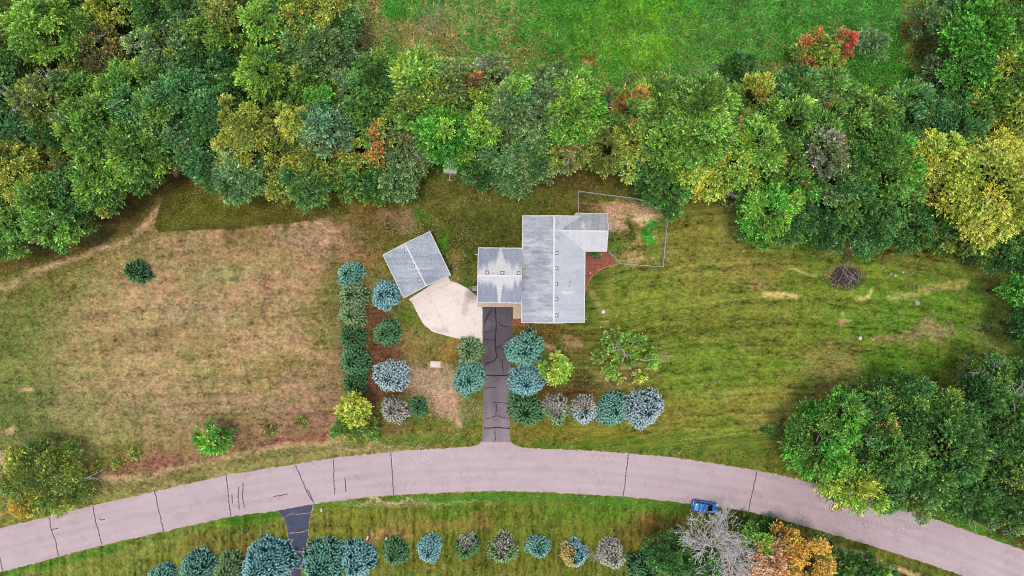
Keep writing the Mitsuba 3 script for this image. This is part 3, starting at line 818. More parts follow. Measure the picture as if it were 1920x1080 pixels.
def rock(px, py, r, m, label, seed, flat=.5):
    s = trimesh.creation.icosphere(2)
    v = np.array(s.vertices)
    v *= (0.75 + .5 * meshkit.fbm(v * 1.6 + seed * 7.1, 3, seed))[:, None] * r
    v[:, 2] = np.maximum(v[:, 2] * flat, -.03)
    v[:, :2] += W2(px, py); v[:, 2] += .04
    put('rock', mikit.ply(trimesh.Trimesh(v, s.faces, process=False), m, smooth=35), None, label, 'rock')


for i, (x, y, r_, m, l) in enumerate([
        (1613, 634, .42, 'rock_white', 'bright white rock alone in the east lawn'), (1131, 585, .42, 'rock_white', 'white rock on the lawn east of the main roof'),
        (1671, 514, .28, 'rock_grey', 'pale grey stone nearer the brush pile, left of its pair'), (1678.5, 516.5, .3, 'rock_grey', 'pale grey stone, right one of the pair by the brush pile'), (1693, 511, .28, 'rock_grey', 'greyish stone up and right of the pale pair'),
        (1705, 529, .32, 'rock_brown', 'dark brown stone half sunk in the lawn'), (1698, 526, .22, 'rock_brown', 'smaller dark brown stone beside the larger sunken one'), (1660, 496, .4, 'rock_brown', 'flat brownish rock in grass above the pale stones'),
        (1720, 568, .5, 'rock_grey', 'broad flat pale rock south of the dark stones'), (1106.5, 512, .16, 'rock_white', 'small white stone on the mulch bed by the house wing'), (1713, 537, .3, 'rock_brown', 'brown rock farthest down the line of sunken stones'),
        (1126, 613, .16, 'rock_white', 'tiny white stone south east of the house corner'), (1099, 598, .14, 'rock_white', 'tiny white stone touching the house corner')]):
    rock(x, y, r_ * .75, m, l, i + 3, .55)

for px, py, ang_, L, lab in ((691.7, 1004, 1.2, .62, 'larger white mailbox on its post above the blue spruces'), (726.8, 1005, 1.0, .45, 'smaller white mailbox right of the larger one'), (606, 952.5, 1.55, .5, 'white mailbox beside the blue grey driveway')):
    k = thing('mailbox', lab, 'mailbox')
    c = W2(px, py)
    put('post', mikit.ply(box(-.05, .05, -.05, .05, 0, 1.0, ang_, c), 'bark'), k)
    prof = unary_union([sbox(-.13, 0, .13, .14), Point(0, .14).buffer(.13, 8)])
    m = trimesh.creation.extrude_polygon(prof, L, engine='earcut')
    m.apply_translation((0, 0, -L / 2))
    m.apply_transform(np.array([[0, 0, 1, 0], [1, 0, 0, 0], [0, 1, 0, 1.0], [0, 0, 0, 1.0]]))
    m.apply_transform(trimesh.transformations.rotation_matrix(ang_, [0, 0, 1])); m.apply_translation((*c, 0))
    put('box', mikit.ply(m, 'white_trim', smooth=35), k)
    fl = box(-.02, .16, .135, .15, 1.1, 1.2, ang_, c)
    put('flag', mikit.ply(fl, 'dark_vent'), k)

# white trailer half hidden under the trees
tr = thing('utility_trailer', 'white covered trailer half hidden under the trees north of the yard', 'trailer')
tc, ta = W2(844, 313, 1.8), math.radians(-6)
body = trimesh.creation.box((2.2, 3.0, 1.5)); body.apply_translation((0, 0.6, 1.05))
v = np.array(body.vertices); v[v[:, 2] > 1, 0] *= .92; body.vertices = v
R_ = trimesh.transformations.rotation_matrix(ta, [0, 0, 1])
def place(m):
    m.apply_transform(R_); m.apply_translation((*tc, 0)); return m
put('body', mikit.ply(place(body), 'white_trim'), tr)
put('roof_panel', mikit.ply(place(box(-1.0, 1.0, -.85, 2.05, 1.8, 1.86)), 'white_trim'), tr)
plain('tyre', [0.02, 0.02, 0.022], .8)
for s in (-1, 1):
    w_ = trimesh.creation.cylinder(.32, .2, sections=20); w_.apply_transform(trimesh.transformations.rotation_matrix(math.pi / 2, [0, 1, 0])); w_.apply_translation((s * 1.2, .6, .32))
    put('wheel', mikit.ply(place(w_), 'tyre', smooth=40), tr)
put('drawbar', mikit.ply(cat(place(box(-.05, .05, -2.0, -.85, .4, .5)), place(box(-.35, .35, -2.0, -1.9, .4, .5))), 'ac_metal'), tr)

# ------------------------------------------------------------------ car
plain('car_paint', [0.01, 0.19, 0.62], .28, .1, clearcoat=1.0, clearcoat_gloss=.95)
plain('car_glass', [0.006, 0.012, 0.016], .06)
plain('car_black', [0.015, 0.016, 0.02], .5)
plain('car_lamp', [0.85, 0.87, 0.9], .15)
plain('car_tail', [0.6, 0.02, 0.08], .2)
plain('alloy', [0.6, 0.62, 0.65], .3, .8)
car = thing('car', 'blue hatchback car parked at the south edge of the road', 'car')
CA = math.radians(-9)
cc = W2(1321.5, 950.5, .6)
CM = trimesh.transformations.translation_matrix((*cc, .03)) @ trimesh.transformations.rotation_matrix(CA, [0, 0, 1])


def loft(stations):
    """stations: (x, half width bottom, half width top, z bottom, z top) rounded sections joined along x"""
    V, k = [], 14
    for x, wb, wt, z0, z1 in stations:
        h = z1 - z0
        half = [(wb * .80, z0), (wb * .97, z0 + .10 * h), (wb, z0 + .35 * h), (wt * 1.0 + (wb - wt) * .3, z0 + .72 * h), (wt * .95, z0 + .90 * h), (wt * .84, z0 + .975 * h), (wt * .45, z1)]
        V += [(x, y, z) for y, z in half] + [(x, -y, z) for y, z in half[::-1]]
    V = np.array(V)
    F = []
    n = len(stations)
    for i in range(n - 1):
        for j in range(k):
            a, b = i * k + j, i * k + (j + 1) % k
            F += [[a, a + k, b + k], [a, b + k, b]]
    for i, s in ((0, 1), (n - 1, -1)):
        for j in range(1, k - 1):
            t = [i * k, i * k + j, i * k + j + 1]
            F.append(t if s > 0 else t[::-1])
    m = trimesh.Trimesh(V, F, process=True)
    trimesh.repair.fix_normals(m)
    return m


def cput(name, m, mat, parent=None, smooth=False, **k):
    m.apply_transform(CM)
    return put(name, mikit.ply(m, mat, smooth=smooth), parent or car, **k)


bodym = loft([(-2.14, .62, .60, .42, .82), (-2.08, .80, .74, .28, .98), (-1.9, .88, .80, .22, 1.02), (-1.3, .91, .84, .2, 1.0), (0, .90, .83, .2, .98), (.9, .90, .82, .2, .97), (1.3, .90, .80, .2, .95), (1.75, .87, .74, .22, .86), (2.02, .76, .62, .28, .74), (2.13, .55, .45, .40, .62)])
cput('body', bodym, 'car_paint', smooth=40)
cab = loft([(-2.0, .70, .60, .9, 1.02), (-1.75, .78, .66, .9, 1.40), (-1.35, .80, .66, .9, 1.50), (-.3, .80, .66, .9, 1.53), (.30, .79, .65, .9, 1.46), (.72, .77, .64, .9, 1.2), (1.12, .72, .60, .9, 1.0)])
cput('windows', cab, 'car_glass', smooth=40)
roofm = loft([(-1.82, .60, .52, 1.38, 1.45), (-1.45, .66, .58, 1.44, 1.53), (-.4, .67, .6, 1.46, 1.565), (.22, .63, .54, 1.42, 1.515)])
rf = cput('roof', roofm, 'car_paint', smooth=40)
for x in (-1.2, -.42):
    cput('roof_bar', box(x - .04, x + .04, -.62, .62, 1.60, 1.65), 'car_black', rf)
for x0 in (-1.1, -.75):
    cput('roof_rib', box(-1.12, -.5, x0 + .68 - .02, x0 + .68 + .02, 1.555, 1.58), 'car_paint', rf)
for s in (-1, 1):
    for a, b, w_ in (((.30, s * .665, 1.44), (1.05, s * .71, 1.0), .06), ((-.35, s * .69, 1.46), (-.3, s * .815, 1.0), .08), ((-1.75, s * .655, 1.4), (-1.95, s * .77, 1.0), .16)):
        cput('pillar', bar(a, b, w_, .06), 'car_paint')
    cput('headlight', box(1.78, 2.04, s * .62 - .13, s * .62 + .13, .66, .80, 0), 'car_lamp')
    cput('tail_light', box(-2.13, -1.98, s * .70 - .1, s * .70 + .1, .78, 1.05), 'car_tail')
    cput('mirror', box(.62, .8, s * .93 - .1, s * .93 + .1, .98, 1.12), 'car_paint')
    cput('sill', box(-1.1, 1.1, s * .895 - .03, s * .895 + .03, .2, .34), 'car_black')
    for x in (-1.28, 1.30):
        t_ = trimesh.creation.cylinder(.33, .23, sections=24); t_.apply_transform(trimesh.transformations.rotation_matrix(math.pi / 2, [1, 0, 0])); t_.apply_translation((x, s * .83, .33))
        k = cput('wheel', t_, 'tyre', smooth=40)
        h_ = trimesh.creation.cylinder(.21, .03, sections=16); h_.apply_transform(trimesh.transformations.rotation_matrix(math.pi / 2, [1, 0, 0])); h_.apply_translation((x, s * .945, .33))
        cput('rim', h_, 'alloy', k, smooth=40)
        arch = trimesh.creation.annulus(.34, .41, .05, sections=24); arch.apply_transform(trimesh.transformations.rotation_matrix(math.pi / 2, [1, 0, 0])); arch.apply_translation((x, s * .9 + .02, .36))
        cput('wheel_arch', arch, 'car_black')
cput('bumper', box(-2.2, -2.08, -.68, .68, .34, .56), 'car_black')
cput('spoiler', box(-2.02, -1.8, -.56, .56, 1.42, 1.47), 'car_paint')
cput('number_plate', box(-2.22, -2.2, -.25, .25, .6, .72), 'car_lamp')


# ------------------------------------------------------------------ trees
def sprays(rng, P, D, L, width, k, col, jit=.35, droop=.25):
    """leafy twigs: k pointed leaves each, alternately left and right of the twig and one at its tip"""
    n = len(P)
    U = unit(np.array([0, 0, 1.0]) + rng.normal(0, jit, (n, 3)))
    D = unit(D)
    Sd = unit(np.cross(D, U))
    tris, cols = [], []
    for j in range(k):
        t = (j + .4) / k
        s = 0 if j == k - 1 else (1 if j % 2 else -1)
        b = P + D * (L * t)[:, None] - np.array([0, 0, 1.0]) * (droop * L * t * t)[:, None]
        d = unit(D * (0.55 if s else 1) + Sd * (s * .85) + rng.normal(0, .28, (n, 3)))
        l = L * (.42 if s else .5) * rng.uniform(.75, 1.25, n)
        perp = unit(np.cross(d, U + rng.normal(0, .35, (n, 3))))
        w = (l * width)[:, None]
        m = b + d * (l * .4)[:, None]
        tri = np.stack([m - perp * w, m + perp * w, b + d * l[:, None]], 1)
        # widen toward the middle: the base corner is left out, one triangle per leaf
        tri[:, 0] = b - perp * w * .9
        tri[:, 1] = b + d * (l * .35)[:, None] + perp * w * 1.5
        tris.append(tri)
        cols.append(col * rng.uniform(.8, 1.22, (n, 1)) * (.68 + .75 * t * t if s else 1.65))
    return np.concatenate(tris), np.concatenate(cols)


PAL = {  # leaf colours as seen in daylight (sRGB)
    'G': (100, 146, 58), 'BG': (128, 182, 58), 'VG': (84, 164, 50), 'DG': (68, 118, 56), 'DD': (56, 98, 50), 'TG': (86, 140, 78), 'LT': (114, 156, 108), 'GG': (114, 148, 90), 'OL': (126, 148, 58),
    'YO': (166, 178, 58), 'YG': (172, 202, 60), 'YL': (204, 214, 64), 'OR': (222, 152, 66), 'AM': (228, 168, 56), 'OB': (122, 124, 70), 'RD': (214, 76, 72), 'RO': (198, 114, 60), 'TN': (184, 152, 104), 'GR': (150, 144, 128), 'PK': (226, 168, 130), 'DK': (74, 102, 68)}
LEAF_GAIN = 1.2


def leafcol(key):
    c = alb(*PAL[key]) * LEAF_GAIN
    return c * .86 + c.mean() * .14


def limb_tree(rng, base, top_z, tips, r0):
    """trunk with limbs curving out to the tips"""
    parts = []
    base = np.array(base)
    ax = np.array([base[0], base[1], top_z])
    zs = np.linspace(0, 1, 5)
    line = [base + (ax - base) * z + np.r_[rng.normal(0, .12, 2), 0] * (0 < z < 1) for z in zs]
    rad = r0 * (1 - .75 * zs)
    parts.append(segtube(line[:-1], line[1:], rad[:-1], rad[1:], 6))
    P, Q, a, b = [], [], [], []
    for t in tips:
        f = rng.uniform(.35, .85)
        s = base + (ax - base) * f
        m = (s + t) / 2 + np.array([0, 0, -.08 * np.linalg.norm(t - s)]) + rng.normal(0, .15, 3)
        r = r0 * (1 - .75 * f) * .55
        P += [s, m]; Q += [m, t]; a += [r, r * .6]; b += [r * .6, r * .22]
    parts.append(segtube(P, Q, np.array(a), np.array(b), 4))
    return joinvf(parts)


def broad_tree(px, py, r, h, mix_, label, seed, group='trees of the woods', style='', name='broadleaf_tree', category='tree', dens=1.0, dead=0, bark='bark', lobes=None):
    """deciduous tree: px, py, r = crown centre and radius in the photograph; h = height in metres; mix_ = list of (colour, weight)"""
    rng = np.random.default_rng(1000 + seed)
    key = thing(name, label, category, group)
    if group and h > 7:
        h = h * rng.uniform(.86, 1.14)
        r = r * 1.03
    hz0 = min(h * .46, r * MPP * 1.05)
    zc = h - hz0 * .8
    k = MPP * (CAM_H - zc) / CAM_H
    c = np.array([(px - 960) * k, (540 - py) * k, zc])
    R, hz = r * k, hz0
    area = math.pi * R * R
    K = len(lobes) if lobes else max(5, int(area * .25) + 4)
    # lobes over the upper crown, golden spiral with jitter
    i = np.arange(K) + .5
    ph = i * 2.39996 + rng.uniform(0, 6.28)
    u = i / K
    cz = 1 - 1.2 * u ** .85                                    # 1 top .. -.25 below the middle
    rr = np.sqrt(np.clip(1 - np.clip(cz, -1, 1) ** 2, .03, 1))
    irregular = 1 + .2 * np.sin(2 * ph + rng.uniform(0, 6)) * rng.uniform(.3, 1) + rng.normal(0, .10, K)
    L0 = {'shoot': .88, 'fine': .48}.get(style, .62)
    R = max(R - .35 * L0, R * .6)
    lob_r = R * rng.uniform(.2, .38, K) * (1 if K > 8 else 1.15)
    if R > 4.2:
        lob_r *= 4.2 / R * .6 + .4
    ctr = np.stack([rr * np.cos(ph) * (R - lob_r * .75) * irregular, rr * np.sin(ph) * (R - lob_r * .75) * irregular, cz * (hz * .8) + rng.normal(0, .75, K)], 1) + c
    if lobes:                                            # clumps placed one by one
        lob_r = np.array([q[2] for q in lobes]) * k * .85
        ctr = np.array([[*W2(q[0], q[1], zc), zc + rng.uniform(-.8, .8)] for q in lobes])
        area = float((np.pi * lob_r ** 2).sum()) * 1.3
    if not lobes:
        ctr[0] = c + [0, 0, hz * .8]
    w = lob_r ** 2
    n = int(area * 33 * dens)
    if style == 'fine':
        n = int(n * 1.35)
    which = rng.choice(K, n, p=w / w.sum())
    d = unit(rng.normal(0, 1, (n, 3)) + [0, 0, 1.0])
    out = unit(np.c_[(ctr[which] - c)[:, :2], np.zeros(n)] + 1e-6)
    rad = lob_r[which] * rng.uniform(.62, 1.0, n)
    P = ctr[which] + d * rad[:, None] * [1, 1, .75]
    P[:, 2] = np.maximum(P[:, 2], .3)
    D = d * .8 + out * (.7 if style == 'shoot' else .35) + rng.normal(0, .25, (n, 3)) + [0, 0, .35 if style == 'shoot' else .1]
    # colour per lobe, with a share of leaves turned
    cols = np.array([leafcol(m[0]) for m in mix_]); wts = np.array([m[1] for m in mix_], float); wts /= wts.sum()
    lc = rng.choice(len(mix_), K, p=wts)
    if lobes and len(lobes[0]) > 3:
        cols = np.vstack([cols, [leafcol(q[3]) for q in lobes]])
        lc = len(mix_) + np.arange(K)
    pick = np.where(rng.random(n) < .66, lc[which], rng.choice(len(mix_), n, p=wts))
    col = cols[pick] * (rng.normal(1, .15, K)[which])[:, None] * np.exp(rng.normal(0, .34, (n, 1)))
    yel = rng.normal(0, .10, (K, 1))[which]
    col = col * np.c_[1 + yel, 1 + .25 * yel, 1 - .4 * yel]
    s = Soup()
    L = L0 * rng.uniform(.65, 1.3, n)
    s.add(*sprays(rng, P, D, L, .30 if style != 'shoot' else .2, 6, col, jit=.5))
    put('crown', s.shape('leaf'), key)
    tips = ctr[:: max(1, K // 9)]
    put('trunk', mikit.ply(limb_tree(rng, [c[0], c[1], 0], zc + hz * .35, tips, .09 + .022 * h), bark), key)
    for _ in range(dead):
        t = rng.choice(K)
        o = ctr[t] + [0, 0, lob_r[t] * .55]
        dd = unit(((ctr[t] - c) * [1, 1, 0] + rng.normal(0, R * .4, 3) + [0, 0, .25 * R])[None])[0]
        put('dead_branch', mikit.ply(bough(rng, o - dd * .4 * R, dd, R * rng.uniform(.4, .65), .085, 2, .5, 2), 'pale_bark'), key)
    return key


def bough(rng, p, d, L, r, depth, spread=.6, nch=3, shrink=(.45, .72), rmin=.014):
    """forking bare branch as (V,F)"""
    P, Q, a, b = [], [], [], []
    stack = [(np.array(p, float), np.array(d, float), L, r, depth)]
    while stack:
        p, d, L, r, k = stack.pop()
        m = 3
        q0 = p
        for i in range(m):
            d = unit((d + rng.normal(0, .16, 3))[None])[0]
            q1 = q0 + d * L / m
            P.append(q0); Q.append(q1); a.append(r * (1 - .45 * i / m)); b.append(r * (1 - .45 * (i + 1) / m))
            if k > 0 and i > 0:
                for _ in range(nch - 1 if i < m - 1 else nch):
                    nd = unit((d + rng.normal(0, spread, 3) + [0, 0, .08])[None])[0]
                    stack.append((q1, nd, L * rng.uniform(*shrink), r * .55, k - 1))
            q0 = q1
    r0 = np.maximum(np.array(a), rmin)
    return segtube(P, Q, r0, np.maximum(np.array(b), rmin * .8), 3 if len(P) > 200 else 4)


def bare_tree(px, py, r, h, label, seed, group=None, name='bare_tree', depth=4, limbs=9, bark='grey_bark', nch=3, thick=.16, category='tree', **bk):
    rng = np.random.default_rng(3000 + seed)
    key = thing(name, label, category, group)
    zc = h * .62
    k = MPP * (CAM_H - zc) / CAM_H
    c = np.array([(px - 960) * k, (540 - py) * k, 0])
    R = r * k
    put('trunk', mikit.ply(segtube([c, c + [0, 0, h * .25]], [c + [0, 0, h * .25], c + [0, 0, h * .5]], np.array([thick * 1.5, thick * 1.2]), np.array([thick * 1.2, thick * .8]), 7), bark), key)
    for i in range(limbs):
        a = i * 2.39996 + rng.uniform(-.3, .3)
        e = rng.uniform(.25, 1.15) if i else 1.5
        d = np.array([math.cos(a) * math.cos(e), math.sin(a) * math.cos(e), math.sin(e)])
        o = c + [0, 0, h * rng.uniform(.25, .5)]
        Ln = min(R / max(math.cos(e), .25), h * .62) * .52
        put('branch', mikit.ply(bough(rng, o, d, Ln, thick * .62, depth, **{'spread': .55, 'nch': nch, **bk}), bark), key)
    return key


SPR = {  # needle colours: inner, outer, bright tips
    'blue': ((42, 92, 92), (98, 168, 178), (182, 226, 232)), 'teal': ((34, 84, 72), (84, 154, 138), (166, 212, 200)), 'white': ((58, 92, 100), (140, 182, 196), (222, 236, 246)),
    'green': ((32, 70, 42), (70, 124, 78), (132, 176, 136)), 'dark': ((32, 68, 42), (66, 112, 70), (118, 160, 116)), 'light': ((60, 92, 56), (112, 150, 98), (172, 196, 154)), 'pale': ((92, 110, 96), (156, 168, 152), (216, 216, 206)),
    'bare': ((120, 116, 108), (168, 165, 156), (202, 200, 194)), 'yellow': ((120, 108, 62), (186, 162, 96), (224, 204, 140))}


def spruce(px, py, r, tone, label, seed, group='spruces planted along the drive and road', h=None, second=None, side=0.0, share=0.0, sparse=1.0, soft=False, name='spruce_tree'):
    """conifer; px, py, r = outline centre and radius in the photograph. second = another needle tone on the side it faces (radians), share = how much"""
    rng = np.random.default_rng(5000 + seed)
    key = thing(name, label, 'spruce tree', group)
    R = r * MPP * (.85 if soft else .9)
    h = h or R * 2.45
    zc = h * .30
    k = MPP * (CAM_H - zc) / CAM_H
    c = np.array([(px - 960) * k, (540 - py) * k, 0])
    nb = int(80 + 30 * R * R * sparse)
    u = (np.arange(nb) + rng.random(nb)) / nb
    t = 1 - np.sqrt(1 - u * .995)                     # more branches low down, where the cone is wide
    ph = np.arange(nb) * 2.39996 + rng.normal(0, .12, nb)
    lobes = 1 + .11 * np.sin(2 * ph + seed) + .07 * np.sin(3 * ph + 2.3 * seed) + .06 * np.sin(7 * ph + 5 * t + seed)
    lean = rng.normal(0, .14, 2) * R * .6
    ln = (R * (1 - t) ** (.78 if not soft else .6) * lobes + .16) * rng.normal(1, .16 if soft else .09, nb)
    z0 = .35 + t * (h - .5)
    dirh = np.stack([np.cos(ph), np.sin(ph), np.zeros(nb)], 1)
    gone = rng.random(nb) < np.where(np.cos(ph - rng.uniform(0, 6)) > .55, .3, .04)
    ln = np.where(gone, ln * .55, ln)
    axis = c + np.c_[lean[0] * t, lean[1] * t, np.zeros(nb)]
    start = axis + np.array([0, 0, 1.0]) * (z0 + .12 * ln)[:, None]
    drop = (.34 - .5 * t) * ln
    tip = axis + dirh * ln[:, None] + np.array([0, 0, 1.0]) * (z0 + .12 * ln - drop)[:, None]
    d = unit(tip - start)
    sd = unit(np.cross(d, [0, 0, 1.0]))
    up = np.cross(sd, d)
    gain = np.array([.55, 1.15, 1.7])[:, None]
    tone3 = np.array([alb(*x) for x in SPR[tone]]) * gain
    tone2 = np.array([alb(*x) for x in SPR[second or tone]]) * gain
    fac = .5 + .5 * np.cos(ph - side) + rng.normal(0, .15, nb)
    use2 = fac > (1 - share)
    pick = lambda i: np.where(use2[:, None], tone2[i], tone3[i]) * rng.normal(1, .12, (nb, 1))
    s = Soup()
    m = 15
    reach = np.minimum(.62 if not soft else .85, ln)                       # leafy outer part of each branch
    for j in range(m):
        f = (j + .5) / m
        sgn = 0 if j == m - 1 else (1 if j % 2 else -1)
        b = tip - d * (reach * (1 - f) * 1.05)[:, None] - up * (.10 * f * f * reach)[:, None]
        tl = (.46 * (1 - .5 * f) + .12) * np.minimum(1, .35 + ln * .5) * rng.uniform(.8, 1.2, nb)
        dd = unit(d * (.7 if sgn else 1) + sd * (sgn * 1.0) + up * rng.uniform(.05, .5, (nb, 1)) + rng.normal(0, .18, (nb, 3)))
        pr = unit(np.cross(dd, up + rng.normal(0, .5, (nb, 3))))
        e = b + dd * tl[:, None]
        q = b + dd * (tl * .55)[:, None]
        w = (tl * .30)[:, None]
        jit = rng.normal(1, .15, (nb, 1))
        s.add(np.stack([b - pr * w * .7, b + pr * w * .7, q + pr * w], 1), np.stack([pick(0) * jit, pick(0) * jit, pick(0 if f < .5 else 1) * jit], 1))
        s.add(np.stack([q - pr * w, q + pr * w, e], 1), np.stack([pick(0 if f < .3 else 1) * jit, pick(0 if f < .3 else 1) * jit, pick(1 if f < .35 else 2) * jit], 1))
    # inner skirts of old needles that close the crown
    for j in range(5):
        f = rng.uniform(.05, .7, nb)
        b = start + (tip - start) * f[:, None]
        e = b + unit(d + rng.normal(0, .5, (nb, 3))) * (.5 * np.minimum(1, ln))[:, None]
        pr = unit(np.cross(e - b, up + rng.normal(0, .6, (nb, 3)))) * .13
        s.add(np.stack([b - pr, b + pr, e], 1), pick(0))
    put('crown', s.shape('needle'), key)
    put('trunk', mikit.ply(joinvf([segtube([c], [c + [0, 0, h * .96]], .05 + .03 * R, .015, 7), segtube(start, start + (tip - start) * .8, .025, .008, 3)]), 'bark'), key)
    return key


# each spruce: outline centre x, y, radius, tone, label, extras
SPRUCES = [
    (656, 515, 24, 'teal', 'bright teal spruce at the top of the row beside the dry field', {}),
    (662, 552, 27, 'light', 'soft light green conifer below the teal spruce heading the field row', {'soft': True, 'sparse': .75}),
    (661, 591, 24, 'light', 'pale green conifer, third in the row beside the dry field', {'soft': True, 'sparse': .8}),
    (660, 632, 23, 'dark', 'dark ragged conifer in the middle of the row beside the field', {'soft': True, 'sparse': .8}),
    (665, 676, 31, 'green', 'wide dense green spruce, largest of the row beside the field', {}),
    (666, 719, 23, 'dark', 'dark green spruce directly above the yellow green tree', {'soft': True}),
    (723, 554, 27, 'blue', 'blue spruce touching the corner of the detached garage', {}),
    (726, 624, 25, 'green', 'round green spruce alone on the brown mulch below the garage', {}),
    (731, 705, 33, 'white', 'large silvery blue spruce at the edge of the bare sandy soil', {}),
    (739, 770, 25, 'pale', 'thin grey conifer with bare twigs left of a small dark spruce', {'second': 'bare', 'side': 1.2, 'share': .45, 'sparse': .8, 'soft': True}),
    (784, 764, 17, 'dark', 'smallest dark green spruce beside the thin grey conifer', {}),
    (880, 657, 26, 'light', 'feathery pale green conifer at the lower end of the concrete pad', {'soft': True, 'sparse': .6}),
    (878, 710, 33, 'teal', 'dense green spruce left of the driveway', {}),
    (985, 655, 35, 'teal', 'largest teal spruce right of the driveway, nearest the house', {}),
    (987, 716, 32, 'blue', 'frosted teal spruce right of the driveway, second from the house', {}),
    (985, 769, 33, 'green', 'dark green spruce right of the driveway, nearest the road', {'soft': True}),
    (1042, 769, 26, 'light', 'thin conifer with green heart and bare pinkish twigs', {'second': 'bare', 'side': 1.6, 'share': .38, 'soft': True, 'sparse': .9}),
    (1096, 769, 25, 'white', 'small silvery spruce with a bare grey upper half', {'second': 'bare', 'side': 1.9, 'share': .36, 'soft': True}),
    (1149, 768, 31, 'teal', 'dark teal spruce second from the right end of its row', {}),
    (1208, 767, 38, 'white', 'big frosty blue spruce at the right end of its row', {}),
    (498, 1058, 47, 'blue', 'big vivid blue spruce left of the blue grey driveway', {}),
    (607, 1052, 41, 'teal', 'large dark teal spruce right of the blue grey driveway', {}),
    (670, 1049, 33, 'blue', 'tall blue spruce below the larger white mailbox', {}),
    (740, 1035, 25, 'green', 'round dark green spruce below the smaller mailbox', {}),
    (805, 1031, 24, 'blue', 'small bright blue spruce between two dark green ones', {}),
    (875, 1026, 22, 'dark', 'greyish green spruce with a thin crown left of a feathery conifer', {'second': 'bare', 'side': 1.6, 'share': .15}),
    (942, 1031, 27, 'light', 'feathery see-through green conifer in the south row', {'soft': True, 'sparse': .6, 'second': 'bare', 'side': 1.57, 'share': .2}),
    (1009, 1027, 21, 'teal', 'smallest grey teal spruce of the south row', {}),
    (1078, 1040, 26, 'blue', 'half yellowed spruce, tan on its left and blue on its right', {'second': 'yellow', 'side': 3.3, 'share': .42}),
    (1146, 1041, 27, 'pale', 'dying pale grey spruce at the right end of the south row', {'second': 'bare', 'side': 2.0, 'share': .3}),
    (366, 1072, 36, 'teal', 'dark teal spruce cut by the bottom edge, second from the left', {}),
    (428, 1070, 31, 'light', 'dull green conifer between two blue spruces at the bottom edge', {'soft': True}),
    (300, 1084, 24, 'teal', 'teal spruce top barely showing at the bottom edge, leftmost of the row', {}),
    (1210, 1066, 31, 'green', 'dark spruce at the bottom edge left of the bare grey tree', {'soft': True}),
    (257, 510, 22, 'dark', 'small dark green fir standing alone in the dry field', {'soft': True}),
]
for i, (x, y, r_, tone, lab, ex) in enumerate(SPRUCES):
    spruce(x, y, r_, tone, lab, i, **ex)

